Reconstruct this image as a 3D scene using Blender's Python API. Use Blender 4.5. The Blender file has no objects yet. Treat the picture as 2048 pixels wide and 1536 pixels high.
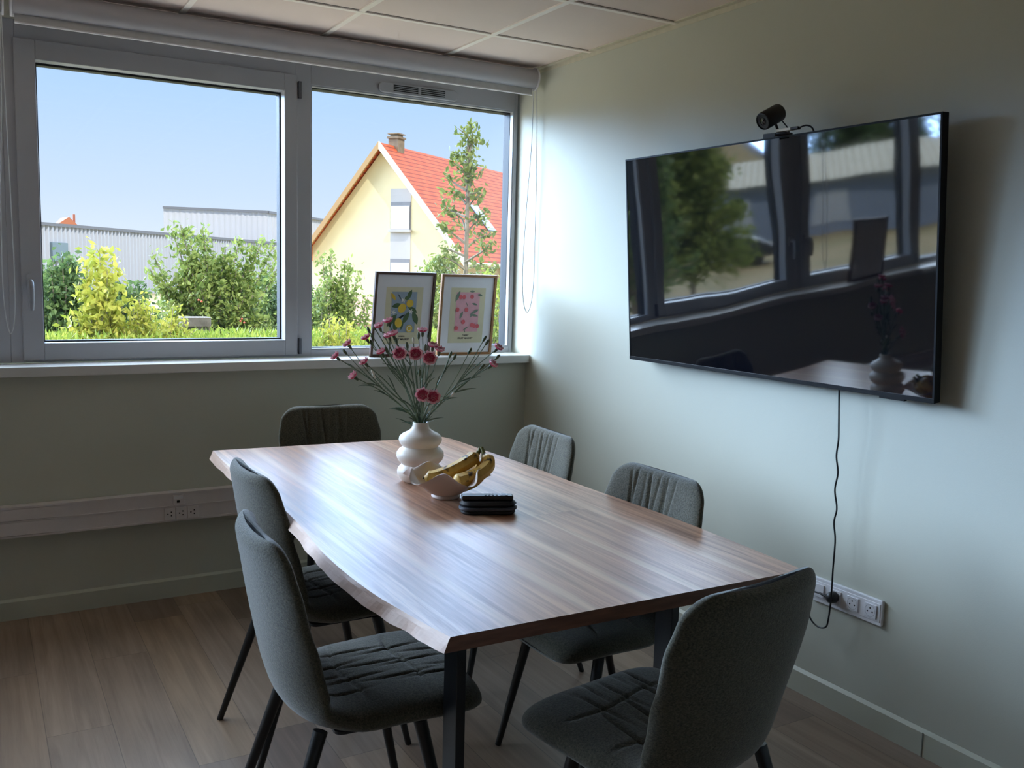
import bpy, bmesh, math, random
from mathutils import Vector, Matrix, noise
PI = math.pi
S = bpy.context.scene
COL = S.collection

# ------------------------------------------------------------------ camera
cam_d = bpy.data.cameras.new('camera'); cam = bpy.data.objects.new('camera', cam_d); COL.objects.link(cam)
cam_d.sensor_width = 36.0; cam_d.lens = 36.0 * 1845.9 / 2048.0; cam_d.clip_start = 0.05; cam_d.clip_end = 2000
RT = Vector((0.864617, -0.501736, 0.026424)); DN = Vector((-0.036357, -0.114933, -0.992708)); FW = Vector((0.501114, 0.857351, -0.117615))
m = Matrix((RT, -DN, -FW)).transposed().to_4x4(); m.translation = Vector((0, 0, 1.45)); cam.matrix_world = m
S.camera = cam
# ------------------------------------------------------------------ world, sun, exposure
S.view_settings.view_transform = 'Standard'; S.view_settings.look = 'None'; S.view_settings.gamma = 1
S.view_settings.exposure = 0.36
try: S.view_settings.use_curve_mapping = False
except Exception: pass
W = bpy.data.worlds.new('sky'); S.world = W; W.use_nodes = True
nt = W.node_tree; nt.nodes.clear()
wo = nt.nodes.new('ShaderNodeOutputWorld'); bg = nt.nodes.new('ShaderNodeBackground')
tc = nt.nodes.new('ShaderNodeTexCoord'); sx = nt.nodes.new('ShaderNodeSeparateXYZ'); rp = nt.nodes.new('ShaderNodeValToRGB')
nt.links.new(tc.outputs['Generated'], sx.inputs[0]); nt.links.new(sx.outputs['Z'], rp.inputs['Fac'])
nt.links.new(rp.outputs['Color'], bg.inputs['Color']); nt.links.new(bg.outputs[0], wo.inputs[0])
# (elevation as sin, colour, strength); a bright northern band, out of view, is added to light the room
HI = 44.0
LOW = [(0.0, (0.72, 0.78, 0.90)), (0.07, (0.57, 0.69, 0.88)), (0.24, (0.325, 0.55, 0.93)), (0.6, (0.38, 0.58, 0.92)), (1.0, (0.36, 0.55, 0.90))]
def ramp(node, stops):
    while len(node.color_ramp.elements) < len(stops): node.color_ramp.elements.new(0.5)
    for e, (p, c) in zip(node.color_ramp.elements, stops): e.position = p; e.color = (*c, 1)
ramp(rp, LOW)
# towards the west the added bright band reaches down to the horizon
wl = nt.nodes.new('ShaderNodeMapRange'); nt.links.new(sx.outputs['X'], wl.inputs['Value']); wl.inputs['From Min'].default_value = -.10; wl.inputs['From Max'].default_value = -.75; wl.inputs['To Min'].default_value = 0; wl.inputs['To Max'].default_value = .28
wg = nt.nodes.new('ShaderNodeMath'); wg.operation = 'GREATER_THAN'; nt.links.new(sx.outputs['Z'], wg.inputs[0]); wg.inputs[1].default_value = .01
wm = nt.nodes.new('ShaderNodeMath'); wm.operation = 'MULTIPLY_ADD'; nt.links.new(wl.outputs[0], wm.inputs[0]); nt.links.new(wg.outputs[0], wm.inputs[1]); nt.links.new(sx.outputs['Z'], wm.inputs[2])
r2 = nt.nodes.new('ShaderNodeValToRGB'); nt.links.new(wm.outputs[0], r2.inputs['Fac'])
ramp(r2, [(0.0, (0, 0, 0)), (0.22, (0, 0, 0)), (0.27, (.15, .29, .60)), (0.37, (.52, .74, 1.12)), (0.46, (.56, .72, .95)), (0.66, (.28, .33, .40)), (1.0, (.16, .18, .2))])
mr = nt.nodes.new('ShaderNodeMapRange'); nt.links.new(sx.outputs['Y'], mr.inputs['Value']); mr.inputs['From Min'].default_value = 0.0; mr.inputs['From Max'].default_value = 0.25
cl = nt.nodes.new('ShaderNodeTexNoise'); cl.inputs['Scale'].default_value = 3.5; cl.inputs['Detail'].default_value = 5; nt.links.new(tc.outputs['Generated'], cl.inputs['Vector'])
cr = nt.nodes.new('ShaderNodeMapRange'); nt.links.new(cl.outputs['Fac'], cr.inputs['Value']); cr.inputs['From Min'].default_value = .3; cr.inputs['From Max'].default_value = .7; cr.inputs['To Min'].default_value = .6; cr.inputs['To Max'].default_value = 1.3
m1 = nt.nodes.new('ShaderNodeMath'); m1.operation = 'MULTIPLY'; m1.inputs[0].default_value = 1.0; nt.links.new(mr.outputs[0], m1.inputs[1])
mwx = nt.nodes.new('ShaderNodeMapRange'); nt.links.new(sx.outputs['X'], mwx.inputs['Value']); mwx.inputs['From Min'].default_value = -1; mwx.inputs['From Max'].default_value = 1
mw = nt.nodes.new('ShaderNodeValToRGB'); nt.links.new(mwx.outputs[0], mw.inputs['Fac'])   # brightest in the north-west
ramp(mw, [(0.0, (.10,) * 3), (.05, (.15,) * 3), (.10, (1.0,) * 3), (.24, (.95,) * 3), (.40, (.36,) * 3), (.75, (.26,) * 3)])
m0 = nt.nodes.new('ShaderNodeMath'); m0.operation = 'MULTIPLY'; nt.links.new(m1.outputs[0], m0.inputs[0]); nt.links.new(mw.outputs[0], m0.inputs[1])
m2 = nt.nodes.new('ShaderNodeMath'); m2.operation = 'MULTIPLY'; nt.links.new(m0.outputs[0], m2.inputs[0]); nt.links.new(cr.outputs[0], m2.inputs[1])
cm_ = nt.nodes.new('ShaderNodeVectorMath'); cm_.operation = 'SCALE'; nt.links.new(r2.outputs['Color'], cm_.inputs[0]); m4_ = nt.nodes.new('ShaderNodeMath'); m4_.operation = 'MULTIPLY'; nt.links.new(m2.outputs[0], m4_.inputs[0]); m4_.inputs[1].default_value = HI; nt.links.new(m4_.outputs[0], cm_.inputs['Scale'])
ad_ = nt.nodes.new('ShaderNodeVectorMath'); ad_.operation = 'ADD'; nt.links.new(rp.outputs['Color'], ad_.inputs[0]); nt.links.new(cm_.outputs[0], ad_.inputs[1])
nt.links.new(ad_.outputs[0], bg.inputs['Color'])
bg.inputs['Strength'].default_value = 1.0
sun_d = bpy.data.lights.new('sun', 'SUN'); sun_d.energy = 3.8; sun_d.angle = 0.009; sun_d.color = (1.0, 0.93, 0.82)
sun = bpy.data.objects.new('sun', sun_d); COL.objects.link(sun); sun.location = (2, -10, 20)
sun.rotation_euler = Vector((-0.16, 1.0, -1.35)).to_track_quat('-Z', 'Y').to_euler()
S.cycles.max_bounces = 14; S.cycles.diffuse_bounces = 8; S.cycles.glossy_bounces = 6; S.cycles.transparent_max_bounces = 24
S.cycles.use_denoising = True
S.cycles.caustics_reflective = False; S.cycles.caustics_refractive = False

# ------------------------------------------------------------------ materials
MATS = {}
def srgb(c):
    return tuple(((x / 255) / 12.92 if x / 255 <= 0.04045 else ((x / 255 + 0.055) / 1.055) ** 2.4) for x in c)
def base_mat(name):
    mt = bpy.data.materials.new(name); mt.use_nodes = True
    return mt, mt.node_tree, mt.node_tree.nodes['Principled BSDF']
def mat(name, col, rough=0.6, metal=0.0, var=0.06, scale=30.0, bump=0.0, bscale=200.0, spec=0.5, ior=None, sheen=0.0, stretch=None, col2=None, detail=4):
    if name in MATS: return MATS[name]
    mt, t, b = base_mat(name); c = srgb(col)
    co = t.nodes.new('ShaderNodeTexCoord'); mp = t.nodes.new('ShaderNodeMapping'); t.links.new(co.outputs['Object'], mp.inputs[0])
    if stretch: mp.inputs['Scale'].default_value = stretch
    n = t.nodes.new('ShaderNodeTexNoise'); n.inputs['Scale'].default_value = scale; n.inputs['Detail'].default_value = detail
    t.links.new(mp.outputs[0], n.inputs['Vector'])
    r = t.nodes.new('ShaderNodeValToRGB'); t.links.new(n.outputs['Fac'], r.inputs[0])
    r.color_ramp.elements[0].position = 0.3; r.color_ramp.elements[1].position = 0.7
    if col2 is not None:
        c2 = srgb(col2); r.color_ramp.elements[0].color = (*c, 1); r.color_ramp.elements[1].color = (*c2, 1)
    else:
        r.color_ramp.elements[0].color = (*[x * (1 - var) for x in c], 1); r.color_ramp.elements[1].color = (*[min(1, x * (1 + var)) for x in c], 1)
    t.links.new(r.outputs[0], b.inputs['Base Color'])
    b.inputs['Roughness'].default_value = rough; b.inputs['Metallic'].default_value = metal
    b.inputs['Specular IOR Level'].default_value = spec
    if ior: b.inputs['IOR'].default_value = ior
    if sheen: b.inputs['Sheen Weight'].default_value = sheen; b.inputs['Sheen Roughness'].default_value = 0.4
    if bump:
        n2 = t.nodes.new('ShaderNodeTexNoise'); n2.inputs['Scale'].default_value = bscale; n2.inputs['Detail'].default_value = 3
        t.links.new(mp.outputs[0], n2.inputs['Vector'])
        bp = t.nodes.new('ShaderNodeBump'); bp.inputs['Strength'].default_value = bump; bp.inputs['Distance'].default_value = 0.002
        t.links.new(n2.outputs['Fac'], bp.inputs['Height']); t.links.new(bp.outputs[0], b.inputs['Normal'])
    MATS[name] = mt; return mt

def glass_mat():
    mt, t, b = base_mat('window_glass'); t.nodes.remove(b)
    o = t.nodes['Material Output']; tr = t.nodes.new('ShaderNodeBsdfTransparent'); tr.inputs[0].default_value = (0.97, 0.985, 0.98, 1)
    gl = t.nodes.new('ShaderNodeBsdfGlossy'); gl.inputs['Roughness'].default_value = 0.01
    lw = t.nodes.new('ShaderNodeLayerWeight'); lw.inputs['Blend'].default_value = .5
    pw = t.nodes.new('ShaderNodeMath'); pw.operation = 'POWER'; t.links.new(lw.outputs['Facing'], pw.inputs[0]); pw.inputs[1].default_value = 5
    fr = t.nodes.new('ShaderNodeMath'); fr.operation = 'MULTIPLY_ADD'; t.links.new(pw.outputs[0], fr.inputs[0]); fr.inputs[1].default_value = .9; fr.inputs[2].default_value = .03
    mx = t.nodes.new('ShaderNodeMixShader'); t.links.new(fr.outputs[0], mx.inputs[0]); t.links.new(tr.outputs[0], mx.inputs[1]); t.links.new(gl.outputs[0], mx.inputs[2])
    t.links.new(mx.outputs[0], o.inputs[0]); return mt

def plank_mat(name, cols, width, length, rough, grain=1.0, spec=0.5, seam=0.6, off=0.145, gcol=(60, 40, 30), streak=0.5, bump=0.15, sap=0):
    """wood in planks running along Y; object coordinates in metres"""
    mt, t, b = base_mat(name); N = t.nodes.new; L = t.links.new
    co = N('ShaderNodeTexCoord'); sp = N('ShaderNodeSeparateXYZ'); L(co.outputs['Object'], sp.inputs[0])
    def math_(op, a, bb=None, v=None):
        q = N('ShaderNodeMath'); q.operation = op
        for i, x in enumerate((a, bb)):
            if x is None: continue
            if isinstance(x, (int, float)): q.inputs[i].default_value = x
            else: L(x, q.inputs[i])
        return q.outputs[0]
    u = math_('DIVIDE', math_('SUBTRACT', sp.outputs['X'], off), width); iu = math_('FLOOR', u)
    wn = N('ShaderNodeTexWhiteNoise'); wn.noise_dimensions = '1D'; L(iu, wn.inputs['W'])
    v = math_('ADD', math_('DIVIDE', sp.outputs['Y'], length), wn.outputs['Value']); iv = math_('FLOOR', v)
    cb = N('ShaderNodeCombineXYZ'); L(iu, cb.inputs[0]); L(iv, cb.inputs[1])
    w2 = N('ShaderNodeTexWhiteNoise'); w2.noise_dimensions = '3D'; L(cb.outputs[0], w2.inputs['Vector'])
    r = N('ShaderNodeValToRGB'); L(w2.outputs['Value'], r.inputs[0])
    while len(r.color_ramp.elements) < len(cols): r.color_ramp.elements.new(0.5)
    for i, (e, c) in enumerate(zip(r.color_ramp.elements, cols)): e.position = i / (len(cols) - 1); e.color = (*srgb(c), 1)
    # grain: noise stretched along Y, shifted per plank
    sc = N('ShaderNodeVectorMath'); sc.operation = 'MULTIPLY_ADD'; L(w2.outputs['Color'], sc.inputs[0]); sc.inputs[1].default_value = (7, 13, 5); L(co.outputs['Object'], sc.inputs[2])
    mp = N('ShaderNodeMapping'); mp.inputs['Scale'].default_value = (40 * grain, 1.5 * grain, 30); L(sc.outputs[0], mp.inputs[0])
    n1 = N('ShaderNodeTexNoise'); n1.inputs['Scale'].default_value = 1; n1.inputs['Detail'].default_value = 7; n1.inputs['Roughness'].default_value = 0.62; n1.inputs['Distortion'].default_value = 0.7; L(mp.outputs[0], n1.inputs['Vector'])
    mp3 = N('ShaderNodeMapping'); mp3.inputs['Scale'].default_value = (5.5 * grain, 0.9 * grain, 5); L(sc.outputs[0], mp3.inputs[0])
    n3 = N('ShaderNodeTexNoise'); n3.inputs['Scale'].default_value = 1; n3.inputs['Detail'].default_value = 3; n3.inputs['Distortion'].default_value = 1.6; L(mp3.outputs[0], n3.inputs['Vector'])
    g1 = N('ShaderNodeMapRange'); g1.inputs['From Min'].default_value = 0.38; g1.inputs['From Max'].default_value = 0.68; L(n1.outputs['Fac'], g1.inputs['Value'])
    mx = N('ShaderNodeMix'); mx.data_type = 'RGBA'; mx.blend_type = 'MIX'; L(math_('MULTIPLY', g1.outputs[0], streak), mx.inputs['Factor']); L(r.outputs[0], mx.inputs['A']); mx.inputs['B'].default_value = (*srgb(gcol), 1)
    g3 = N('ShaderNodeMapRange'); g3.inputs['From Min'].default_value = 0.3; g3.inputs['From Max'].default_value = 0.7; g3.inputs['To Min'].default_value = 0.84; g3.inputs['To Max'].default_value = 1.14; L(n3.outputs['Fac'], g3.inputs['Value'])
    m3 = N('ShaderNodeVectorMath'); m3.operation = 'SCALE'; L(mx.outputs['Result'], m3.inputs[0]); L(g3.outputs[0], m3.inputs['Scale'])
    if sap:
        ws = N('ShaderNodeMapping'); ws.inputs['Scale'].default_value = (3.2, .35, 1); L(co.outputs['Object'], ws.inputs[0])
        nn = N('ShaderNodeTexNoise'); nn.inputs['Scale'].default_value = 1; nn.inputs['Detail'].default_value = 1; L(ws.outputs[0], nn.inputs['Vector'])
        uu = math_('ADD', math_('FRACT', u), math_('MULTIPLY', math_('SUBTRACT', nn.outputs['Fac'], .5), .55))
        ab = math_('ABSOLUTE', math_('SUBTRACT', uu, math_('MULTIPLY', wn.outputs['Value'], .9)))
        sv0 = N('ShaderNodeMapRange'); sv0.inputs['From Min'].default_value = .02; sv0.inputs['From Max'].default_value = .13; sv0.inputs['To Min'].default_value = sap; sv0.inputs['To Max'].default_value = 0; L(ab, sv0.inputs['Value'])
        mz = N('ShaderNodeMix'); mz.data_type = 'RGBA'; L(sv0.outputs[0], mz.inputs['Factor']); L(m3.outputs[0], mz.inputs['A']); mz.inputs['B'].default_value = (*srgb((236, 206, 176)), 1)
        m3 = N('ShaderNodeVectorMath'); m3.operation = 'SCALE'; L(mz.outputs['Result'], m3.inputs[0]); m3.inputs['Scale'].default_value = 1
    # seams
    fu = math_('FRACT', u); du = math_('MINIMUM', fu, math_('SUBTRACT', 1.0, fu)); su = math_('LESS_THAN', math_('MULTIPLY', du, width), 0.0012)
    fv = math_('FRACT', v); dv = math_('MINIMUM', fv, math_('SUBTRACT', 1.0, fv)); sv = math_('LESS_THAN', math_('MULTIPLY', dv, length), 0.0012)
    sm = math_('MULTIPLY', math_('MAXIMUM', su, sv), seam)
    m4 = N('ShaderNodeVectorMath'); m4.operation = 'SCALE'; L(m3.outputs[0], m4.inputs[0]); L(math_('SUBTRACT', 1.0, sm), m4.inputs['Scale'])
    L(m4.outputs[0], b.inputs['Base Color'])
    rr = N('ShaderNodeMapRange'); rr.inputs['To Min'].default_value = rough - 0.05; rr.inputs['To Max'].default_value = rough + 0.12; L(n1.outputs['Fac'], rr.inputs['Value']); L(rr.outputs[0], b.inputs['Roughness'])
    b.inputs['Specular IOR Level'].default_value = spec
    if bump:
        bp = N('ShaderNodeBump'); bp.inputs['Strength'].default_value = bump; bp.inputs['Distance'].default_value = 0.001; L(n1.outputs['Fac'], bp.inputs['Height']); L(bp.outputs[0], b.inputs['Normal'])
    return mt

M_WALL = mat('sage_wall_paint', (195, 197, 184), 0.75, var=0.015, scale=2, bump=0.12, bscale=260)
M_WALLD = mat('pale_sage_wall_paint', (206, 204, 192), 0.8, var=.02, scale=2)
M_SKIRT = mat('sage_gloss_paint', (190, 193, 178), 0.4, var=0.02, scale=4)
M_CEIL = mat('ceiling_tile', (230, 214, 206), 0.9, var=0.02, scale=3, bump=0.2, bscale=500)
M_GRID = mat('ceiling_grid_metal', (250, 242, 234), 0.5, var=0.01)
M_FRAME = mat('window_frame_grey', (172, 174, 180), 0.38, var=0.02, scale=5)
M_SILL = mat('window_sill_laminate', (214, 214, 212), 0.32, var=0.02, scale=6)
M_GASKET = mat('black_gasket', (14, 15, 18), 0.6)
M_GLASS = glass_mat()
M_BLIND = mat('blind_white', (176, 174, 178), 0.6, var=0.015, scale=8)
M_WHITEPL = mat('white_plastic', (226, 226, 230), 0.35, var=0.01)
M_TRUNK = mat('trunking_plastic', (214, 208, 208), 0.45, var=0.02)
M_HOLE = mat('dark_hole', (12, 12, 12), 0.8)
M_BLACK = mat('black_powder_coat', (12, 13, 18), 0.42, var=0.1)
M_FLOOR = plank_mat('floor_planks', [(134, 114, 98), (154, 133, 115), (142, 124, 110), (122, 104, 92), (160, 136, 112)], 0.188, 1.25, 0.33, grain=0.9, seam=0.45, off=0.145, gcol=(92, 74, 62), streak=0.45, spec=0.45)
M_TABLE = plank_mat('acacia_table_wood', [(188, 144, 116), (172, 128, 102), (200, 158, 128), (178, 134, 108), (216, 180, 150), (184, 142, 114)], 0.19, 9.0, 0.30, grain=1.5, seam=0.12, off=0.705, gcol=(104, 70, 54), streak=0.75, spec=0.8, bump=0.1, sap=.34)
M_TWOOD = mat('table_edge_wood', (128, 88, 68), 0.5, var=0.25, scale=12, stretch=(1, 0.25, 6), col2=(92, 58, 44))
def fabric_mat():
    mt, t, b = base_mat('grey_green_woven_fabric'); N = t.nodes.new; L = t.links.new
    co = N('ShaderNodeTexCoord'); mp = N('ShaderNodeMapping'); mp.inputs['Scale'].default_value = (420, 160, 520); L(co.outputs['Object'], mp.inputs[0])
    n = N('ShaderNodeTexNoise'); n.inputs['Scale'].default_value = 1; n.inputs['Detail'].default_value = 2; L(mp.outputs[0], n.inputs['Vector'])
    n2 = N('ShaderNodeTexNoise'); n2.inputs['Scale'].default_value = 210; n2.inputs['Detail'].default_value = 3; L(co.outputs['Object'], n2.inputs['Vector'])
    ad = N('ShaderNodeMath'); ad.operation = 'ADD'; L(n.outputs['Fac'], ad.inputs[0]); L(n2.outputs['Fac'], ad.inputs[1])
    r = N('ShaderNodeValToRGB'); L(ad.outputs[0], r.inputs[0]); r.inputs[0].default_value = 0.5
    mr = N('ShaderNodeMath'); mr.operation = 'MULTIPLY'; mr.inputs[1].default_value = 0.5; L(ad.outputs[0], mr.inputs[0]); L(mr.outputs[0], r.inputs[0])
    r.color_ramp.elements[0].position = 0.28; r.color_ramp.elements[0].color = (*srgb((33, 33, 27)), 1)
    r.color_ramp.elements[1].position = 0.72; r.color_ramp.elements[1].color = (*srgb((102, 99, 84)), 1)
    L(r.outputs[0], b.inputs['Base Color']); b.inputs['Roughness'].default_value = 0.95; b.inputs['Specular IOR Level'].default_value = 0.15
    b.inputs['Sheen Weight'].default_value = 0.35; b.inputs['Sheen Roughness'].default_value = 0.5
    bp = N('ShaderNodeBump'); bp.inputs['Strength'].default_value = 0.5; bp.inputs['Distance'].default_value = 0.0015; L(ad.outputs[0], bp.inputs['Height']); L(bp.outputs[0], b.inputs['Normal'])
    return mt
M_FAB = fabric_mat()
M_LEG = mat('chair_leg_black', (10, 10, 12), 0.38, var=0.05)
M_CER = mat('matt_cream_ceramic', (222, 213, 203), 0.45, var=0.02, scale=14)
M_CER2 = mat('pale_taupe_ceramic', (205, 190, 182), 0.5, var=0.03, scale=14)
M_STEM = mat('flower_stem_green', (96, 114, 88), 0.6, var=0.2, scale=80)
M_LEAFD = mat('flower_leaf_green', (92, 110, 92), 0.6, var=0.2, scale=60)
M_CALYX = mat('flower_calyx', (82, 96, 66), 0.6, var=0.2, scale=80)
M_PET = mat('petal_rose', (206, 70, 108), 0.7, var=0.15, scale=90)
M_PETRIM = mat('petal_rim_pink', (250, 206, 214), 0.7, var=0.06, scale=90)
M_BUDW = mat('white_bud', (226, 222, 206), 0.6)

# ------------------------------------------------------------------ builders
class MB:
    def __init__(s): s.v = []; s.f = []; s.mi = []
    def add(s, vs, fs, mi=0):
        o = len(s.v); s.v += [tuple(x) for x in vs]; s.f += [tuple(i + o for i in f) for f in fs]
        s.mi += ([mi] * len(fs) if isinstance(mi, int) else list(mi)); return s
    def box(s, x0, x1, y0, y1, z0, z1, mi=0):
        v = [(x, y, z) for x in (x0, x1) for y in (y0, y1) for z in (z0, z1)]
        return s.add(v, [(0, 1, 3, 2), (4, 6, 7, 5), (0, 4, 5, 1), (2, 3, 7, 6), (0, 2, 6, 4), (1, 5, 7, 3)], mi)
    def rbox(s, x0, x1, y0, y1, z0, z1, r, mi=0, axis='z', n=4):
        """box with corners rounded in the plane across `axis`"""
        def prof(a0, a1, b0, b1):
            P = []
            for (ca, cb, st) in ((a1 - r, b1 - r, 0), (a0 + r, b1 - r, 90), (a0 + r, b0 + r, 180), (a1 - r, b0 + r, 270)):
                for k in range(n + 1):
                    t = math.radians(st + 90 * k / n); P.append((ca + r * math.cos(t), cb + r * math.sin(t)))
            return P
        if axis == 'z': P = prof(x0, x1, y0, y1); A = [(a, b, z0) for a, b in P]; B = [(a, b, z1) for a, b in P]
        elif axis == 'y': P = prof(x0, x1, z0, z1); A = [(a, y0, b) for a, b in P]; B = [(a, y1, b) for a, b in P]
        else: P = prof(y0, y1, z0, z1); A = [(x0, a, b) for a, b in P]; B = [(x1, a, b) for a, b in P]
        N = len(P)
        return s.add(A + B, [tuple(range(N)), tuple(range(2 * N - 1, N - 1, -1))] + [(i, (i + 1) % N, N + (i + 1) % N, N + i) for i in range(N)], mi)
    def tube(s, pts, rad, n=8, mi=0, caps=True):
        pts = [Vector(p) for p in pts]; k = len(pts)
        rad = rad if isinstance(rad, (list, tuple)) else [rad] * k
        d0 = (pts[1] - pts[0]).normalized(); up = Vector((0, 0, 1)) if abs(d0.z) < 0.9 else Vector((1, 0, 0))
        a = d0.cross(up).normalized(); V = []
        for i, p in enumerate(pts):
            d = (pts[min(i + 1, k - 1)] - pts[max(i - 1, 0)]).normalized()
            a = (a - d * a.dot(d)).normalized(); b = d.cross(a)
            for j in range(n):
                t = 2 * PI * j / n; V.append(p + (a * math.cos(t) + b * math.sin(t)) * rad[i])
        F = [(i * n + j, i * n + (j + 1) % n, (i + 1) * n + (j + 1) % n, (i + 1) * n + j) for i in range(k - 1) for j in range(n)]
        if caps: F += [tuple(range(n - 1, -1, -1)), tuple((k - 1) * n + j for j in range(n))]
        return s.add(V, F, mi)
    def lathe(s, prof, c=(0, 0, 0), n=32, mi=0):
        V = [(c[0] + r * math.cos(2 * PI * j / n), c[1] + r * math.sin(2 * PI * j / n), c[2] + z) for r, z in prof for j in range(n)]
        F = [(i * n + j, i * n + (j + 1) % n, (i + 1) * n + (j + 1) % n, (i + 1) * n + j) for i in range(len(prof) - 1) for j in range(n)]
        return s.add(V, F, mi)
    def ball(s, c, r, n=8, mi=0, sc=(1, 1, 1)):
        V = []; F = []
        for i in range(n + 1):
            a = PI * i / n
            for j in range(2 * n):
                t = PI * j / n; V.append((c[0] + r * sc[0] * math.sin(a) * math.cos(t), c[1] + r * sc[1] * math.sin(a) * math.sin(t), c[2] + r * sc[2] * math.cos(a)))
        for i in range(n):
            for j in range(2 * n): F.append((i * 2 * n + j, (i + 1) * 2 * n + j, (i + 1) * 2 * n + (j + 1) % (2 * n), i * 2 * n + (j + 1) % (2 * n)))
        return s.add(V, F, mi)
    def xf(s, M):
        s.v = [tuple(M @ Vector(p)) for p in s.v]; return s
    def build(s, name, mats, parent=None, smooth=False, bevel=0.0, loc=None):
        me = bpy.data.meshes.new(name); me.from_pydata(s.v, [], s.f)
        for x in (mats if isinstance(mats, (list, tuple)) else [mats]): me.materials.append(x)
        me.polygons.foreach_set('material_index', s.mi)
        me.validate(); me.update()
        bm = bmesh.new(); bm.from_mesh(me); bmesh.ops.recalc_face_normals(bm, faces=bm.faces)
        bm.to_mesh(me); bm.free()
        if smooth:
            me.polygons.foreach_set('use_smooth', [True] * len(me.polygons))
            try: me.set_sharp_from_angle(angle=math.radians(smooth if smooth is not True else 50))
            except Exception: pass
        o = bpy.data.objects.new(name, me); COL.objects.link(o)
        if parent: o.parent = parent
        if loc: o.location = loc
        if bevel:
            b = o.modifiers.new('bevel', 'BEVEL'); b.width = bevel; b.segments = 2; b.limit_method = 'ANGLE'
        return o
def tag(o, label=None, cat=None, group=None, kind=None):
    if label: o['label'] = label
    if cat: o['category'] = cat
    if group: o['group'] = group
    if kind: o['kind'] = kind
    return o
def empty(name, loc=(0, 0, 0), rz=0.0, rot=None):
    o = bpy.data.objects.new(name, None); COL.objects.link(o); o.location = loc; o.empty_display_size = 0.1
    o.rotation_euler = rot if rot else (0, 0, rz); return o
def struct(o): o['kind'] = 'structure'; return o
def copy_tree(o, parent=None):
    c = o.copy(); COL.objects.link(c)
    if parent is not None: c.parent = parent
    for ch in list(o.children): copy_tree(ch, c)
    return c
def spline(pts, n=8):
    P = [Vector(p) for p in pts]; P = [2 * P[0] - P[1]] + P + [2 * P[-1] - P[-2]]; out = []
    for i in range(1, len(P) - 2):
        for k in range(n):
            t = k / n; a, b, c, d = P[i - 1:i + 3]
            out.append(0.5 * ((2 * b) + (c - a) * t + (2 * a - 5 * b + 4 * c - d) * t * t + (3 * b - a - 3 * c + d) * t ** 3))
    out.append(P[-2]); return out

# ------------------------------------------------------------------ room shell
XL, XR, YB, YW, ZC = -4.6, 2.5, -2.2, 4.14, 2.48
G0 = -1.8                                           # ground level outside
struct(MB().box(XL, XR, YB, YW, -0.08, 0).build('floor', M_FLOOR))
struct(MB().box(XL - .3, XR + .3, YB - .3, YW + .232, ZC, ZC + .35).build('ceiling', M_CEIL))
struct(MB().box(XR, XR + .3, YB - .3, YW + .232, G0, ZC).build('wall_right', M_WALL))
struct(MB().box(XL - .3, XL, YB - .3, YW + .232, G0, ZC).build('wall_left', M_WALLD))
struct(MB().box(XL, XR, YB - .3, YB, G0, ZC).build('wall_back', M_WALLD))
M_REND = mat('outer_render', (205, 200, 190), 0.9)
w = MB().box(XL, XR, YW, YW + .232, G0, 0.996).box(XL, XR, YW + .13, YW + .232, 2.40, ZC)
struct(w.build('wall_window_side', M_WALL))
sk = MB().box(XR - .012, XR, YB, YW - .012, 0, .076).add([(XR, YB, .086), (XR, YW, .086), (XR - .012, YW, .076), (XR - .012, YB, .076)], [(0, 1, 2, 3)])
struct(sk.build('baseboard_right', M_SKIRT))
sk = MB().box(XL, XR, YW - .012, YW, 0, .076).add([(XL, YW, .086), (XR, YW, .086), (XR, YW - .012, .076), (XL, YW - .012, .076)], [(0, 1, 2, 3)])
struct(sk.build('baseboard_window_side', M_SKIRT))
struct(MB().box(XR - .014, XR - .0115, 1.682, 1.685, 0, .078).build('trim_1', mat('skirting_joint', (120, 122, 114), 0.7)))
# suspended ceiling grid
g = MB(); x = 1.98
while x > XL: g.box(x - .012, x + .012, YB, YW + .12, ZC - .006, ZC + .002); x -= .6
y = 3.637
while y > YB: g.box(XL, XR, y - .012, y + .012, ZC - .0065, ZC + .002); y -= .6
struct(g.build('trim_2', M_GRID))
g = MB()
for a, b in ((1.98, None), (1.38, None), (.78, None), (.18, None)): g.box(a + .0125, a + .0155, YB, YW, ZC - .001, ZC + .001)
for b in (3.637, 3.037, 2.437, 1.837): g.box(XL, XR, b - .0155, b - .0125, ZC - .001, ZC + .001)
struct(g.build('trim_4', mat('grid_shadow_gap', (120, 112, 104), 0.9)))
struct(MB().box(XR - .024, XR, YB, YW, ZC - .005, ZC).box(XR - .002, XR, YB, YW, ZC - .024, ZC).build('trim_3', mat('wall_angle_trim', (205, 200, 182), 0.5)))

# window sill, one board on the whole wall
s = MB().box(XL, XR - .001, 4.098, 4.275, .996, 1.036)
sill = struct(s.build('trim_5', M_SILL, bevel=.003))

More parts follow.
